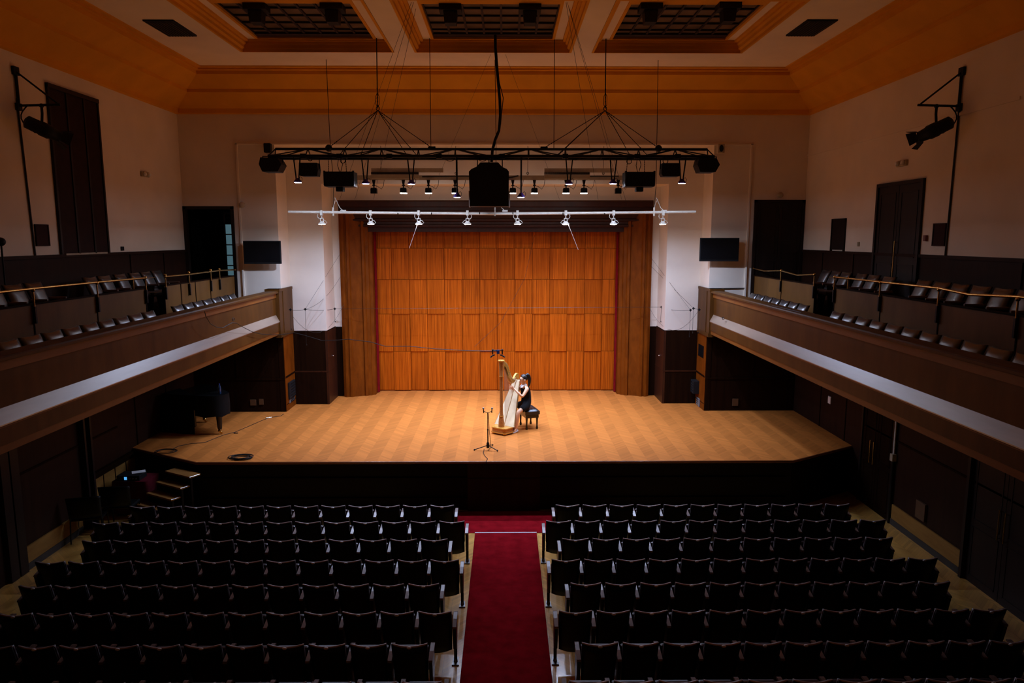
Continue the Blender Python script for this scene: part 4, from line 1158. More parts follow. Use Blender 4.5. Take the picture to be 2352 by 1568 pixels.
def make_seat(extra):
    """folding theatre seat facing +y; one stand with armrest on its left, end seats carry one on both sides"""
    o = thing('theatre_chair', None, 'theatre seat', (0, 0, 0))
    m = MB(); curved_pad(m, .44, .27, .866, .085, -.095, .05, .026, .03, arch=.03); m.build('backrest', MAT['leather'], o)
    m = MB(); m.tube([(.222*u, -.112 - .03*(1 - u*u), .862 - .026*(1 - u*u)) for u in [k/5 - 1 for k in range(11)]], [.010] + [.017]*9 + [.010], 10); m.build('lit_top_rim', MAT['rim'], o)
    m = MB(); curved_pad(m, .444, .22, .864, .055, -.128, .02, .026, .03, arch=.035); m.build('back_shell', MAT['leather_back'], o)
    m = MB(); M = Matrix.Translation((0, .13, .37)) @ Matrix.Rotation(math.radians(82), 4, 'X')
    m.box((-.21, -.02, -.045), (.21, .31, .045), 0, M); m.build('seat_cushion', MAT['leather'], o, bevel=.03)
    m = MB(); m.ball((0, -.156, .838), .032, 8, sc=(1, .55, .5))
    m.build('number_plate', MAT['whitepaint'], o)  # white enamel in place of metal, for the lamp glint on the plate
    for sx in ((-1, 1) if extra else (-1,)):
        x = sx * PITCH_S / 2
        m = MB(); m.prism([(-.115, .615), (-.10, .635), (.05, .672), (.20, .69), (.235, .68), (.235, .66), (.0, .635), (-.10, .60)], 'x', x - .026, x + .026); m.build('armrest', MAT['arm'], o, bevel=.008)
        m = MB(); m.prism([(-.105, .61), (.19, .64), (.16, .34), (.125, .24), (.11, .0), (.07, .0), (.075, .22), (-.01, .26), (-.06, .40)], 'x', x - .022, x + .022)
        leg = m.build('leg', MAT['iron'], o)
        m = MB(); m.prism([(x - .035, .20), (x + .035, .20), (x + .05, .01), (x - .05, .01)], 'z', 0, .018); m.lathe([(.03, 0), (.02, .05)], 8, c=(x, .09, .018)); m.build('foot', MAT['foot'], leg)
    remember(o)
    return o
seat_mid, seat_end = make_seat(False), make_seat(True)
used = set()
def put(proto, key, loc, rz=0):
    if key not in used: used.add(key); o = proto
    else: o = copy_tree(proto)
    o.location = loc; o.rotation_euler = (0, 0, rz)
    return o
rowY = [12.88, 12.12, 11.36, 10.58, 9.80, 9.02, 8.25, 7.48]
def in_view(x, y, z, pad=60):
    d = Vector((x, y, z)) - CAM; q = d.dot(_f)
    if q < .1: return False
    px, py = IMG_W/2 + FPX*d.dot(_r)/q, IMG_H/2 - FPX*d.dot(_u)/q
    return -pad < px < IMG_W + pad and -pad < py < IMG_H + pad
for r, y in enumerate(rowY):
    odd = r % 2 == 0
    for blk, s in (('left', -1), ('right', 1)):
        xa = (1.17 if odd else .945) if s > 0 else (-.67 if odd else -.43)
        n = {(-1, True): 12, (-1, False): 13, (1, True): 11, (1, False): 12}[(s, odd)]
        for k in range(n):
            x = xa + s * PITCH_S * (k + .5)
            if not in_view(x, y, .85): continue
            end = (k == 0 and s < 0) or (k == n - 1 and s > 0)
            o = put(seat_end if end else seat_mid, end, (x, y + .10, 0))
            o['label'] = 'black folding seat, %s from the red carpet, %s row from the stage, %s block' % (ORD[k], ORD[r], blk)
            o['group'] = 'folding seats in the %s floor block' % blk

def make_balcony_seat():
    o = thing('balcony_chair', None, 'theatre seat', (0, 0, 0))
    m = MB(); curved_pad(m, .41, .42, .91, .07, -.13, .10, .012, -.02); m.build('backrest', MAT['leather_gloss'], o)
    m = MB(); m.box((-.20, .02, .40), (.20, .42, .50)); m.build('seat_cushion', MAT['leather'], o, bevel=.03)
    m = MB(); m.box((-.25, -.06, .60), (-.215, .30, .645)); m.build('armrest', MAT['arm'], o, bevel=.008)
    m = MB(); m.prism([(-.06, .60), (.2, .60), (.12, .02), (.16, 0), (.0, 0), (.04, .02)], 'x', -.245, -.22); m.build('leg', MAT['iron'], o)
    remember(o); return o
bseat = make_balcony_seat()
front_R = [18.04 - .5*i - .22 for i in range(7)] + [13.51 - .494*i - .22 for i in range(15)]
front_L = [17.91 - .492*i - .20 for i in range(7)] + [13.75 - .485*i - .20 for i in range(14)]
back_R = [16.9, 16.4, 15.9, 15.2, 14.7, 14.1] + [12.9 - .52*i for i in range(11)]
back_L = [16.8, 16.3, 15.8, 15.2, 14.6, 14.1] + [12.4 - .52*i for i in range(8)]
for s, side, fr, bk in ((1, 'right', front_R, back_R), (-1, 'left', front_L, back_L)):
    for nm, ys, x, z in (('front', fr, 6.36, 3.53), ('raised rear', bk, 7.72, 4.15)):
        for k, y in enumerate(ys):
            if not in_view(s*x, y, z + .8, 80): continue
            o = put(bseat, 'b', (s*x, y, z), s * math.pi/2)
            o['label'] = 'dark leather seat in the %s row of the %s balcony, %s from the stage' % (nm, side, ORD[k] if k < 20 else 'number %d' % (k+1))
            o['group'] = 'leather seats in the %s row of the %s balcony' % (nm, side)

# ---------------------------------------------------------------- carpet
def carpet_piece(name, label, pts, z):
    m = MB(); m.prism(pts, 'z', 0.001, z); return tag(m.build(name, MAT['carpet']), label, 'carpet')
carpet_piece('aisle_carpet', 'long wine red carpet runner between the two seat blocks', [(-.345, 2.0), (.88, 2.0), (.88, 13.58), (-.345, 13.58)], .012)
carpet_piece('cross_carpet', 'wide wine red carpet across the floor in front of the stage', [(-1.9, 13.60), (2.5, 13.60), (2.5, 14.70), (-1.9, 14.70)], .010)
m = MB(); m.box((-.345, 13.575, .012), (.88, 13.60, .02)); tag(m.build('carpet_strip', MAT['whitepaint']), 'bright edging strip across the end of the aisle carpet', 'edging strip')
m = MB(); m.box((-1.9, 14.70, 0), (2.5, 14.735, .025)); tag(m.build('carpet_strip', MAT['brass']), 'brass edging strip along the foot of the stage', 'edging strip')

# ---------------------------------------------------------------- steps to the stage
t = thing('stage_steps', 'dark wooden steps with pale nosings up to the left stage corner', 'steps', (-6.9, 14.6, 0))
e = (Vector((-8.2, 15.88, 0)) - Vector((-6.30, 14.80, 0))).normalized(); nrm = Vector((-e.y, e.x, 0))
if nrm.y > 0: nrm = -nrm
base = Vector((-6.14, 14.59, 0))
for k in range(5):
    z = .917 - k*.183
    a = base + Vector((-.13, -.16, 0)) * k * 1.0
    b = a + nrm * .26; Ln = .80
    back = e * Ln
    m = MB(); m.prism([(p.x, p.y) for p in (a, b, b + back, a + back)], 'z', z - .035, z); child('tread', m, MAT['tread'], t)
    m = MB(); m.tube([a + Vector((0, 0, z - .008)) + nrm*.02, b + Vector((0, 0, z - .006))], .006, 6); child('nosing', m, MAT['metal'], t, label='bright metal end edging')
    m = MB(); m.prism([(p.x, p.y) for p in (a + nrm*.2, b - nrm*.02, b - nrm*.02 + back, a + nrm*.2 + back)], 'z', 0, z - .035); child('riser', m, MAT['stagefront'], t)

# ---------------------------------------------------------------- grand piano under a dark cover, left
t = thing('grand_piano', 'black grand piano in the dark under the left balcony', 'piano', (-7.35, 17.8, ZS))
ax = Vector((.96, -.28)).normalized(); la = Vector((ax.y, -ax.x))      # keyboard -> tail, and towards its straight side
o0 = Vector((-7.80, 17.58))
def PP(a, b): q = o0 + ax*a + la*b; return (q.x, q.y)
out = [(0, -.72), (.3, -.72), (.6, -.66), (.85, -.46), (1.05, -.24), (1.22, -.12), (1.36, .0), (1.42, .14), (1.40, .32), (1.30, .44), (1.1, .48), (0, .50)]
m = MB(); m.prism([PP(a, b) for a, b in out], 'z', ZS + .62, ZS + .93); child('case', m, MAT['piano'], t)
m = MB(); m.prism([PP(a*1.01 + .0, b*1.02) for a, b in out], 'z', ZS + .935, ZS + .965); child('lid', m, MAT['piano'], t)
m = MB(); m.prism([PP(a, b) for a, b in ((-.10, -.70), (0, -.70), (0, .48), (-.10, .48))], 'z', ZS + .62, ZS + .80); child('keybed', m, MAT['piano'], t)
for a, b in ((.15, -.60), (.15, .38), (1.26, .24)):
    q = PP(a, b)
    m = MB(); m.lathe([(.045, .12), (.055, .16), (.075, .5), (.09, .62)], 12, c=(q[0], q[1], ZS))
    leg = child('leg', m, MAT['piano'], t)
    m = MB(); m.lathe([(.02, .05), (.045, .07), (.045, .10), (.03, .12)], 10, c=(q[0], q[1], ZS)); m.lathe([(.03, -.02), (.04, 0), (.03, .02)], 10, M=Matrix.Translation((q[0] + .03, q[1], ZS + .04)) @ Matrix.Rotation(math.pi/2, 4, 'X'))
    child('caster', m, MAT['brass'], leg, label='brass caster')
m = MB(); q = PP(.25, 0); m.box((q[0] - .1, q[1] - .05, ZS + .05), (q[0] + .1, q[1] + .05, ZS + .65)); child('pedal_lyre', m, MAT['piano'], t)
# quilted cover hanging over the tail
m = MB()
cv = [(1.03, -.25), (1.23, -.13), (1.38, -.01), (1.44, .13), (1.42, .33), (1.31, .46), (1.1, .50), (.8, .51)]
ring = []
for i, (a, b) in enumerate(cv):
    q = PP(a*1.005, b*1.03); ring.append([(q[0], q[1], ZS + .985), (q[0] + .01, q[1] - .012*(i % 2), ZS + .7), (q[0], q[1], ZS + .46 + .03*(i % 2))])
vs = [p for r in ring for p in r]; fs = []
for i in range(len(ring) - 1):
    for j in range(2): fs.append((i*3+j, i*3+j+1, i*3+3+j+1, i*3+3+j))
m.add(vs, fs, 0, True); m.prism([PP(a, b) for a, b in cv], 'z', ZS + .967, ZS + .985)
# longer skirt of the cover on the keyboard half, down to the boards
sk = [(-.12, -.1), (-.12, .52), (.15, .54), (.5, .53), (.8, .52)]
ring = []
for i, (a, b) in enumerate(sk):
    q = PP(a, b); q2 = PP(a - (.03 if a < 0 else 0), b + .04 + .03*(i % 2)); ring.append([(q[0], q[1], ZS + .985), (q2[0], q2[1], ZS + .5), (q2[0], q2[1], ZS + .04)])
vs = [p for r in ring for p in r]; fs = []
for i in range(len(ring) - 1):
    for j in range(2): fs.append((i*3+j, i*3+j+1, i*3+3+j+1, i*3+3+j))
m.add(vs, fs, 0, True); m.prism([PP(a, b) for a, b in sk], 'z', ZS + .967, ZS + .985)
tag(m.build('piano_cover', MAT['cover']), 'dark grey quilted cover draped over the piano', 'cover')
qb = Vector((*PP(1.27, .18), ZS + .985))
t = thing('water_bottle', 'clear blue-tinted water bottle standing on the covered piano', 'bottle', qb)
m = MB(); m.lathe([(.030, 0), (.034, .01), (.034, .15), (.030, .18), (.014, .215), (.014, .225)], 14); m.build('bottle_body', MAT['bottle'], t)
m = MB(); m.lathe([(.016, .225), (.016, .25)], 12); m.build('cap', plain('blue_cap', (.03, .08, .5), .4), t)
# ---------------------------------------------------------------- cables on the stage
def coil(label, px, py, rx, ry, n, seed):
    random.seed(seed); c = atZ(px, py, ZS); m = MB()
    for k in range(n):
        a0 = random.uniform(0, 6.28); dx, dy = random.uniform(-.05, .05), random.uniform(-.03, .03); q = random.uniform(.8, 1.1)
        m.tube([(c.x + dx + rx*q*math.cos(a0 + i*math.pi/10), c.y + dy + ry*q*math.sin(a0 + i*math.pi/10), ZS + .008 + .006*k) for i in range(21)], .007, 5)
    tag(m.build('cable_coil', MAT['rubber']), label, 'cable coil')
coil('coiled black cable lying near the front stage edge, the fuller one', 553, 1052, .24, .17, 7, 2)
coil('thin black cable coil in the dark left stage corner', 378, 1037, .22, .16, 3, 5)
gp = [(395, 1032), (410, 1024), (440, 1018), (470, 1016), (497, 1005), (515, 998), (540, 992), (570, 979), (600, 966), (615, 960), (628, 957), (645, 955), (652, 950)]
t = thing('floor_cable', 'thin black cable snaking over the left stage floor from the coil', 'cable', (0, 0, 0))
m = MB(); m.tube([atZ(x, y, ZS + .008) for x, y in gp], .007, 5); child('cord', m, MAT['rubber'], t)
m = MB(); c = atZ(617, 959, ZS + .015); m.tube([c - Vector((.06, .05, 0)), c + Vector((.06, .05, 0))], .016, 8); child('connector', m, MAT['metal'], t, label='bright metal connector')
m = MB(); c = atZ(542, 995, ZS); m.tube([(c.x + .05*math.cos(k*.63), c.y + .04*math.sin(k*.63), ZS + .008) for k in range(11)], .006, 5); tag(m.build('wire_loop', MAT['rubber']), 'tiny wire ring lying on the stage boards beside the floor cable', 'wire loop')

# ---------------------------------------------------------------- microphone stand
t = thing('microphone_stand', 'black tripod stand with two microphones at the front of the stage', 'microphone stand', (-.13, 15.58, ZS))
m = MB(); m.tube([(0, 0, .10), (0, 0, .48)], .014, 8); m.tube([(0, 0, .45), (0, 0, .87)], .010, 8); m.ball((0, 0, .48), .02, 6); m.build('pole', MAT['iron'], t)
m = MB(); m.lathe([(.03, .06), (.035, .10), (.03, .17), (.018, .19)], 10); m.build('hub', MAT['black'], t)
for x, y in ((-.31, -.02), (.22, -.10), (.10, .36)):
    m = MB(); m.tube([(0, 0, .12), (x, y, .02)], .010, 6); lg = m.build('leg', MAT['iron'], t)
    m = MB(); m.tube([(x*.93, y*.93, .028), (x*1.02, y*1.02, .018)], .018, 6); m.build('rubber_foot', MAT['rubber'], lg)
m = MB(); m.tube([(-.085, 0, .90), (-.04, 0, .875), (0, 0, .865), (.04, 0, .875), (.085, 0, .90)], .007, 6); m.build('crossbar', MAT['iron'], t)
for s in (-1, 1):
    m = MB(); m.tube([(s*.09, 0, .86), (s*.095, 0, .955)], .011, 8); mic = m.build('microphone', MAT['iron'], t)
    m = MB(); m.lathe([(.012, -.02), (.022, -.012), (.022, .012), (.012, .02)], 10, M=Matrix.Translation((s*.097, -.01, .965)) @ Matrix.Rotation(math.pi/2, 4, 'X')); m.build('capsule', MAT['grey'], mic)
m = MB(); m.tube([(.01, -.01, .86), (.03, -.02, .5), (.06, -.02, .2), (.05, .0, .05), (.0, -.05, .01)], .006, 5); m.build('cable', MAT['rubber'], t)
wire('black cable running from the microphone stand over the stage edge', [atZ(x, y, ZS + .008) for x, y in ((1112, 1031), (1110, 1040), (1114, 1047), (1120, 1053))] + [Vector((-.15, 14.77, ZS)), Vector((-.15, 14.74, .9))], .007, 'rubber', 'microphone_cable', 'cable')

# ---------------------------------------------------------------- harp
AX = math.radians(55)
HU, HW = Vector((math.cos(AX), math.sin(AX), 0)), Vector((-math.sin(AX), math.cos(AX), 0))
HO = Vector((.165, 16.98, ZS))                   # foot of the column
MH = Matrix(((HU.x, HW.x, 0, HO.x), (HU.y, HW.y, 0, HO.y), (0, 0, 1, HO.z), (0, 0, 0, 1)))
t = thing('concert_harp', 'gilded concert harp with a pale soundboard, played by the seated woman', 'harp', HO, AX)
def hb(name, m, mat, parent=t, bevel=0): return m.build(name, mat, parent, bevel)
# base block
m = MB()
bl = [(-.14, -.14), (-.11, -.20), (.10, -.245), (.30, -.19), (.36, 0), (.30, .19), (.10, .245), (-.11, .20), (-.14, .14)]
m.prism(bl, 'z', .05, .15); hb('base', m, MAT['carved'], bevel=.012)
m = MB(); m.prism([(u*1.08 - .005, w*1.08) for u, w in bl], 'z', .035, .06); m.prism([(u*1.06, w*1.06) for u, w in bl], 'z', .145, .17); hb('base_moulding', m, MAT['gold'], bevel=.006)
for u, w in ((-.09, -.16), (-.09, .16), (.27, -.15), (.27, .15)):
    m = MB(); m.lathe([(.03, 0), (.045, .015), (.035, .04)], 10, c=(u, w, 0)); hb('foot', m, MAT['gold'])
m = MB()
for k in range(7): m.tube([(.34, -.12 + k*.04, .09), (.45, -.14 + k*.046, .07)], .008, 5)
hb('pedals', m, MAT['brass'])
# column with flared foot and crown
m = MB()
m.lathe([(.075, .17), (.072, .28), (.055, .42), (.052, .44), (.044, .50), (.041, .56), (.039, 1.0), (.041, 1.38), (.046, 1.40), (.046, 1.42), (.041, 1.44), (.053, 1.60), (.062, 1.74), (.066, 1.77)], 18)
hb('column', m, MAT['carved'])
m = MB(); m.lathe([(.066, 1.77), (.082, 1.785), (.088, 1.80), (.08, 1.812), (.05, 1.82), (.001, 1.822)], 18); m.lathe([(.05, 1.405), (.055, 1.41), (.05, 1.42)], 16); m.lathe([(.06, .425), (.066, .435), (.06, .445)], 16); hb('crown', m, MAT['gold'])
# neck: harmonic curve
top = [(.03, 1.77), (.12, 1.765), (.20, 1.72), (.27, 1.63), (.32, 1.52), (.37, 1.42), (.42, 1.33), (.47, 1.285), (.52, 1.30), (.57, 1.355), (.63, 1.395), (.69, 1.385), (.73, 1.33), (.735, 1.25)]
bot = [(.03, 1.62), (.08, 1.60), (.12, 1.55), (.17, 1.45), (.22, 1.35), (.28, 1.26), (.35, 1.20), (.43, 1.17), (.50, 1.185), (.56, 1.225), (.61, 1.27), (.655, 1.28), (.67, 1.26), (.675, 1.20)]
m = MB(); m.loft([[(a[0], -.028, a[1]), (a[0], .028, a[1]), (b[0], .028, b[1]), (b[0], -.028, b[1])] for a, b in zip(top, bot)], smooth=False); hb('neck', m, MAT['gold'], bevel=.01)
m = MB(); m.loft([[(a[0]*.35 + b[0]*.65, -.036, a[1]*.35 + b[1]*.65), (a[0]*.35 + b[0]*.65, -.030, a[1]*.35 + b[1]*.65), (b[0], -.030, b[1]), (b[0], -.036, b[1])] for a, b in list(zip(top, bot))[1:10]], smooth=False); hb('action_plate', m, MAT['brass'])
m = MB()
for k in range(18):
    f = k / 17 * 7.5 + 1; i = int(f); q = f - i
    a = [top[i][j]*(1-q) + top[i+1][j]*q for j in range(2)]; b = [bot[i][j]*(1-q) + bot[i+1][j]*q for j in range(2)]
    c = [a[j]*.75 + b[j]*.25 for j in range(2)]
    m.tube([(c[0], -.05, c[1]), (c[0], .05, c[1])], .007, 5)
hb('tuning_pins', m, MAT['metal'])
# soundbox: tapered body with a flat pale board facing the column
def sbx(q):           # q 0 bottom .. 1 top: board centre (u, z), half width, depth
    return (.13 + .545*q, .17 + 1.06*q, .285*(1-q)**1.0 + .085*q, .24*(1-q) + .10*q)
bd = Vector((1.03, 0, -.545)).normalized()               # board normal side (towards the player is +u,-z)
rings = []
for k in range(9):
    q = k/8; u, z, hw, dp = sbx(q); r = []
    for i in range(9):
        a = math.pi * i / 8
        r.append((u + bd.x*dp*math.sin(a), -hw*math.cos(a), z + bd.z*dp*math.sin(a) * .6))
    rings.append(r)
m = MB(); m.loft(rings, smooth=True); hb('soundbox', m, MAT['shellwood'])
m = MB(); vs = []
for q in (0, 1):
    u, z, hw, dp = sbx(q)
    for w in (-1, 1): vs.append((u - .004, w*hw*1.02, z))
vs2 = [(u - .012, w, z + .004) for u, w, z in vs]
m.add(vs + vs2, [(0,1,3,2), (4,6,7,5), (0,2,6,4), (1,5,7,3), (0,4,5,1), (2,3,7,6)]); hb('soundboard', m, MAT['sound'])
m = MB()
a, b = sbx(0.02), sbx(.98); m.tube([(a[0] - .02, 0, a[1]), (b[0] - .02, 0, b[1])], .010, 6)
for w in (-1, 1): m.tube([(a[0] - .012, w*a[2], a[1]), (b[0] - .012, w*b[2], b[1])], .008, 6)
hb('string_rib', m, MAT['shellwood'])
m = MB(); ns = 30
for k in range(ns):
    f = (k + .5) / ns
    q = .06 + .90*f; u, z, hw, dp = sbx(q)
    g = 1 + f*8.2; i = int(g); h = g - i
    bx_, bz_ = (bot[i][j]*(1-h) + bot[i+1][j]*h for j in range(2))
    m.tube([(u - .02, -.0, z), (bx_, -.03, bz_ + .02)], .0026, 4, caps=False)
hb('strings', m, MAT['string'])

# ---------------------------------------------------------------- bench
t = thing('piano_bench', 'black button-tufted leather bench the harpist sits on', 'bench', (.85, 17.60, ZS), math.radians(106.5))
m = MB()
nx, ny = 12, 8; vs = []; fs = []
for j in range(ny + 1):
    for i in range(nx + 1):
        x = -.30 + .60*i/nx; y = -.19 + .38*j/ny
        e = min(1, (1 - abs(2*i/nx - 1)**8) * (1 - abs(2*j/ny - 1)**8))
        dp = .018 * (math.cos(x*math.pi/.10)**2 * math.cos(y*math.pi/.095)**2)
        vs.append((x, y, .46 + .055*e - dp*e))
n = nx + 1
for j in range(ny):
    for i in range(nx): k = j*n + i; fs.append((k, k+1, k+n+1, k+n))
m.add(vs, fs, 0, True); m.box((-.30, -.19, .38), (.30, .19, .462)); m.build('cushion', MAT['leather_bench'] if 'leather_bench' in MAT else plain('black_tufted_leather', (.012, .012, .012), .3, spec=.6), t)
m = MB(); m.box((-.28, -.17, .29), (.28, .17, .38)); m.build('apron', MAT['piano'], t, bevel=.006)
m = MB()
for x in (-.2, -.1, 0, .1, .2):
    for y in (-.095, 0, .095): m.ball((x, y, .505), .009, 5)
m.build('buttons', MAT['piano'], t)
for sx in (-1, 1):
    for sy in (-1, 1):
        m = MB(); m.lathe([(.024, 0), (.03, .03), (.022, .07), (.019, .10), (.024, .22), (.032, .30), (.034, .38)], 10, c=(sx*.245, sy*.135, 0)); m.build('leg', MAT['piano'], t)

# ---------------------------------------------------------------- harpist
PB = Vector((.78, 17.42, ZS))
t = thing('person', 'woman in a black sleeveless dress seated on the bench playing the harp', 'person', PB)
def skin_obj(name, verts, edges, radii, mat, parent, sub=2, root=0):
    me = bpy.data.meshes.new(name); me.from_pydata([Vector(v) - PB for v in verts], edges, [])
    me.materials.append(mat)
    o = bpy.data.objects.new(name, me); COL.objects.link(o); o.parent = parent
    sk = o.modifiers.new('skin', 'SKIN'); sk.use_smooth_shade = True
    for i, r in enumerate(radii):
        d = me.skin_vertices[0].data[i]; d.radius = r if isinstance(r, tuple) else (r, r); d.use_root = (i == root)
    sb = o.modifiers.new('smooth', 'SUBSURF'); sb.levels = sb.render_levels = sub
    return o
V, Eg, R = [], [], []
def vx(p, r, par=None):
    V.append(Vector(p)); R.append(r)
    if par is not None: Eg.append((par, len(V) - 1))
    return len(V) - 1
zb = ZS
pelvis = vx((.79, 17.44, zb + .60), (.110, .092))
waist = vx((.785, 17.43, zb + .78), (.082, .07), pelvis)
chest = vx((.765, 17.41, zb + .96), (.092, .08), waist)
upper = vx((.745, 17.39, zb + 1.06), (.072, .062), chest)
neck = vx((.725, 17.375, zb + 1.14), .048, upper)
jaw = vx((.70, 17.36, zb + 1.20), (.062, .070), neck)
face = vx((.693, 17.355, zb + 1.265), (.078, .095), jaw)
skull = vx((.705, 17.36, zb + 1.335), (.070, .085), face)
# left arm (nearer the viewer)
lsh = vx((.80, 17.255, zb + 1.05), .052, upper)
lel = vx((.675, 17.11, zb + .875), .038, lsh)
lfa = vx((.59, 17.13, zb + .96), .034, lel)
lwr = vx((.505, 17.19, zb + 1.035), .024, lfa)
lpa = vx((.465, 17.225, zb + 1.065), (.032, .018), lwr)
def fingers(palm, d, side, up):
    P0 = V[palm]; d = Vector(d).normalized(); side = Vector(side).normalized(); up = Vector(up)
    for k, (o, l) in enumerate(((-.03, .062), (-.01, .072), (.01, .068), (.03, .052))):
        a = vx(P0 + d*.035 + side*o, .0095, palm)
        b = vx(P0 + d*(.035 + l*.5) + side*o + up*.006, .009, a)
        vx(P0 + d*(.035 + l*.85) + side*o*1.05 - up*(.02 + .004*k), .0075, b)
    a = vx(P0 + d*.0 + side*-.045 + up*.01, .011, palm); vx(P0 + d*.03 + side*-.065 + up*.03, .009, a)
fingers(lpa, (-.55, .75, .1), (.3, .2, -.9), (-.6, -.3, .5))
# right arm (behind the strings)
rsh = vx((.665, 17.53, zb + 1.05), .052, upper)
rel = vx((.52, 17.60, zb + .88), .038, rsh)
rfa = vx((.475, 17.53, zb + .96), .034, rel)
rwr = vx((.43, 17.455, zb + 1.02), .024, rfa)
rpa = vx((.405, 17.42, zb + 1.04), (.032, .018), rwr)
fingers(rpa, (-.45, -.7, .1), (.3, -.2, -.9), (-.5, .4, .5))
# legs
lhip = vx((.80, 17.33, zb + .585), .074, pelvis)
lth = vx((.69, 17.21, zb + .56), .066, lhip)
lkn = vx((.575, 17.085, zb + .505), .056, lth)
lca = vx((.555, 17.075, zb + .34), .05, lkn)
lan = vx((.525, 17.06, zb + .09), .032, lca)
lto = vx((.46, 17.00, zb + .035), (.034, .02), lan)
rhip = vx((.70, 17.53, zb + .585), .074, pelvis)
rth = vx((.60, 17.60, zb + .56), .064, rhip)
rkn = vx((.47, 17.62, zb + .50), .055, rth)
rca = vx((.45, 17.60, zb + .33), .048, rkn)
ran = vx((.44, 17.57, zb + .09), .032, rca)
rto = vx((.38, 17.52, zb + .035), (.034, .02), ran)
skin_obj('body', V, Eg, R, MAT['skin'], t)
# dress over torso and lap
dv = [(.79, 17.44, zb + .59), (.785, 17.43, zb + .78), (.765, 17.41, zb + .95), (.748, 17.392, zb + 1.055), (.80, 17.30, zb + 1.06), (.675, 17.50, zb + 1.06), (.80, 17.33, zb + .59), (.70, 17.22, zb + .565), (.63, 17.145, zb + .545), (.70, 17.53, zb + .59), (.61, 17.60, zb + .565), (.53, 17.61, zb + .545)]
de = [(0, 1), (1, 2), (2, 3), (3, 4), (3, 5), (0, 6), (6, 7), (7, 8), (0, 9), (9, 10), (10, 11)]
dr = [(.165, .145), (.125, .108), (.138, .118), (.085, .075), .05, .05, .105, .093, .086, .105, .09, .083]
skin_obj('dress', dv, de, dr, MAT['dress'], t)
def pm(name, m, mat, label=None): return child(name, m, mat, t, label=label)
# head details; the head looks to the viewer's left and slightly down
hc = Vector((.70, 17.357, zb + 1.265)); hd = Vector((-.93, -.34, -.10)).normalized(); hr = Vector((hd.y, -hd.x, 0)).normalized(); hu = hr.cross(hd) * -1
if hu.z < 0: hu = -hu
def hp(f, s, u): return hc + hd*f + hr*s + hu*u
m = MB(); m.loft([[hp(.085, -.012, -.02), hp(.085, .012, -.02), hp(.10, 0, -.018)], [hp(.092, -.016, -.032), hp(.092, .016, -.032), hp(.122, 0, -.034)], [hp(.09, -.01, -.046), hp(.09, .01, -.046), hp(.10, 0, -.046)]])
m.loft([[hp(.085, -.008, .02), hp(.085, .008, .02), hp(.092, 0, .022)], [hp(.085, -.012, -.02), hp(.085, .012, -.02), hp(.10, 0, -.018)]])
pm('nose', m, MAT['skin'])
for s in (-1, 1):
    m = MB(); m.ball(hp(.082, s*.033, .008), .012, 6); pm('eye', m, MAT['iron'])
    m = MB(); m.tube([hp(.092, s*.016, .028), hp(.088, s*.035, .034), hp(.074, s*.052, .026)], .004, 5); pm('eyebrow', m, MAT['hair'])
    m = MB(); m.ball(hp(-.01, s*.082, -.012), .024, 6, sc=(.9, .6, 1.3)); pm('ear', m, MAT['skin'])
m = MB(); m.tube([hp(.086, -.022, -.066), hp(.096, 0, -.064), hp(.086, .022, -.066)], .007, 6); pm('lips', m, MAT['lips'])
# hair: cap swept back into a high pony tail
m = MB(); rings = []
for j in range(9):
    el = -.55 + (math.pi/2 + .55) * j / 8
    r = []
    for i in range(20):
        an = 2*math.pi*i/20
        f, s = math.cos(an)*math.cos(el), math.sin(an)*math.cos(el)
        u = math.sin(el)
        rad = .112
        lim = f
        if lim > .35: u = max(u, .42 + (lim - .35)*.5)
        if f > 0: f *= .74 if math.sin(el) > .3 else .62
        r.append(hc + hd*(f*.106 - .014) + hr*(s*.090) + hu*(u*.104 + .026))
    rings.append(r)
m.loft(rings, smooth=True); pm('hair', m, MAT['hair'])
tail = [hp(-.085, 0, .085), hp(-.125, 0, .10), hp(-.155, 0, .06), hp(-.165, 0, -.02), hp(-.155, 0, -.11), hp(-.14, 0, -.18), hp(-.13, 0, -.215)]
m = MB(); m.tube(tail, [.03, .042, .046, .044, .04, .028, .006], 10); pm('pony_tail', m, MAT['hair'])
m = MB()
nb_ = Vector((.725, 17.375, zb + 1.115))
for s in (-1, 1):
    lf = [nb_ + hd*.060 + Vector((0, 0, .012)), nb_ + hd*.03 + hr*s*.062 + Vector((0, 0, .015)), nb_ + hd*.062 + hr*s*.085 + Vector((0, 0, -.03)), nb_ + hd*.095 + hr*s*.035 + Vector((0, 0, -.05))]
    m.loft([lf, [p + hd*.012 + Vector((0, 0, .008)) for p in lf]], smooth=False)
m.tube([nb_ + (hd*math.cos(a) + hr*math.sin(a)) * .058 + Vector((0, 0, .01)) for a in [k*math.pi/6 for k in range(13)]], .014, 6)
pm('collar', m, MAT['collar'])
for an, to in (((.525, 17.06), (.45, 16.99)), ((.44, 17.57), (.37, 17.51))):
    a, b = Vector((*an, zb)), Vector((*to, zb)); d = (b - a).normalized(); sd = Vector((-d.y, d.x, 0))
    m = MB(); rg = []
    for q, w, h in ((-.05, .028, .075), (-.02, .034, .08), (.03, .034, .06), (.08, .038, .042), (.12, .034, .034), (.145, .015, .02)):
        c = a + d*q
        rg.append([c + sd*w*.9 + Vector((0, 0, .004)), c + sd*w + Vector((0, 0, h*.6)), c + Vector((0, 0, h)), c - sd*w + Vector((0, 0, h*.6)), c - sd*w*.9 + Vector((0, 0, .004))])
    m.loft(rg, smooth=True); pm('shoe', m, MAT['shoe'])

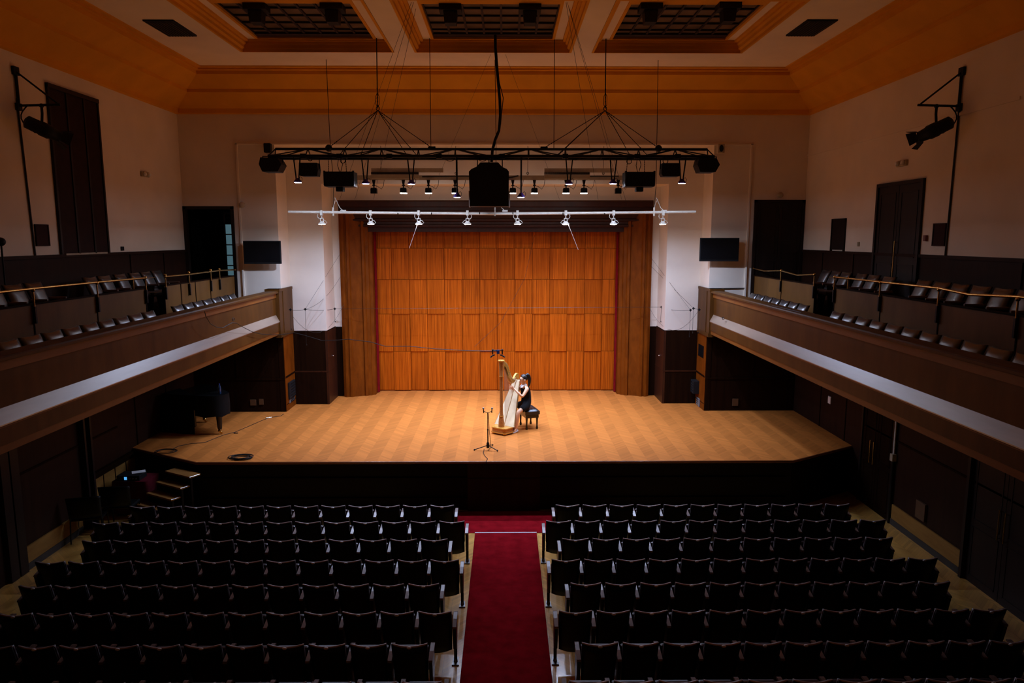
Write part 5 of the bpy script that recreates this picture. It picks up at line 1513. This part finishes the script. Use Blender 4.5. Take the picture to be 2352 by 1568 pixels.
# ---------------------------------------------------------------- table with sound equipment and chairs, left front
t = thing('cloth_table', 'small table under a burgundy cloth beside the stage steps', 'table', (-7.62, 14.82, 0))
m = MB(); m.box((-.34, -.26, .73), (.34, .26, .755)); m.build('tabletop', MAT['stagefront'], t)
m = MB(); ring0, ring1 = [], []
for i in range(32):
    a = 2*math.pi*i/32; c, s_ = math.cos(a), math.sin(a); k = 1 / max(abs(c), abs(s_))
    f = 1 + .03*(i % 2)
    ring0.append((.36*c*k, .28*s_*k, .762)); ring1.append((.37*c*k*f, .29*s_*k*f, .06))
m.loft([ring1, ring0], smooth=True); m.build('tablecloth', MAT['cloth'], t)
for x in (-.3, .3):
    for y in (-.22, .22):
        m = MB(); m.tube([(x, y, 0), (x, y, .73)], .018, 6); m.build('leg', MAT['iron'], t)
t = thing('audio_recorder', 'black audio unit with a small blue screen on the cloth table', 'audio unit', (-7.66, 14.74, .762))
m = MB(); m.box((-.24, -.16, 0), (.24, .16, .11)); m.build('casing', MAT['black'], t, bevel=.008)
m = MB(); m.box((-.075, -.166, .025), (-.02, -.16, .085)); m.build('display', MAT['screen'], t, )
m = MB()
for x in (.05, .11, .17): m.lathe([(.015, 0), (.015, .02)], 8, M=Matrix.Translation((x, -.16, .05)) @ Matrix.Rotation(math.pi/2, 4, 'X'))
m.build('knobs', MAT['grey'], t)
m = MB(); M = Matrix.Translation((-7.56, 14.84, .874)) @ Matrix.Rotation(.5, 4, 'Z'); m.box((-.13, -.09, 0), (.13, .09, .004), 0, M); tag(m.build('paper_sheet', MAT['paper']), 'white sheet of paper lying on the black audio unit', 'paper')
def side_chair(label, loc, rz, first=[None]):
    if first[0] is None:
        o = thing('black_chair', None, 'chair', (0, 0, 0), group='black chairs by the cloth table')
        m = MB(); curved_pad(m, .60, .50, .92, -.20, -.27, .05, -.01, .03); m.build('backrest', MAT['leather_back'], o)
        m = MB(); m.box((-.29, -.20, .42), (.29, .24, .48)); m.build('seat', MAT['leather_back'], o, bevel=.025)
        for x in (-.27, .27):
            for y0, y1 in ((-.20, -.26), (.20, .24)):
                m = MB(); m.tube([(x, y1, 0), (x, y0, .43)], .013, 6); m.build('leg', MAT['iron'], o)
        m = MB(); m.tube([(-.27, -.19, .43), (-.27, -.23, .62)], .012, 6); m.tube([(.27, -.19, .43), (.27, -.23, .62)], .012, 6); m.build('back_frame', MAT['iron'], o)
        remember(o); first[0] = o
    else: o = copy_tree(first[0])
    o.location = loc; o.rotation_euler = (0, 0, rz); o['label'] = label
side_chair('black chair with its back to the viewer in front of the cloth table', (-7.55, 14.05, 0), .1)
side_chair('black chair between the left wall and the other black chair', (-7.86, 13.46, 0), .25)
# oak ledge and panels of the recess in the left wall behind the chairs
t = thing('wall_recess_panel', 'panelled recess with a ledge in the left wall beside the table', 'wall panel', (-W, 15, 0), kind='structure')
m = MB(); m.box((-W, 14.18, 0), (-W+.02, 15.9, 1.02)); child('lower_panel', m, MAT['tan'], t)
m = MB(); m.box((-W, 14.18, 1.0), (-W+.09, 15.9, 1.05)); m.box((-W, 14.18, .90), (-W+.04, 15.9, .97)); child('ledge', m, MAT['wains'], t)
m = MB()
for y in (14.6, 15.05, 15.5): m.box((-W, y-.01, 0), (-W+.03, y+.01, .9))
child('panel_joints', m, MAT['wains'], t)
m = MB(); m.tube([(-7.45, 14.66, .02), (-7.45, 14.66, .02) , ], .001, 4) if False else None

# lamps left of frame on the balcony: a small dark fixture at the picture's left edge
t = thing('stand_lamp', 'small black lamp head on a thin stand in the left balcony', 'lamp', (-7.9, 13.0, 4.15))
c = atX(2, 555, -7.9)
m = MB(); m.ball((c.x, c.y, c.z), .07, 8); child('lamp_head', m, MAT['black'], t)
m = MB(); m.tube([(c.x, c.y, c.z - .05), (c.x, c.y, 4.15)], .014, 6); child('stand', m, MAT['black'], t)
for k in range(3):
    m = MB(); a = k*2.1; m.tube([(c.x, c.y, 4.55), (c.x + .2*math.cos(a), c.y + .2*math.sin(a), 4.16)], .010, 5); child('leg', m, MAT['black'], t)
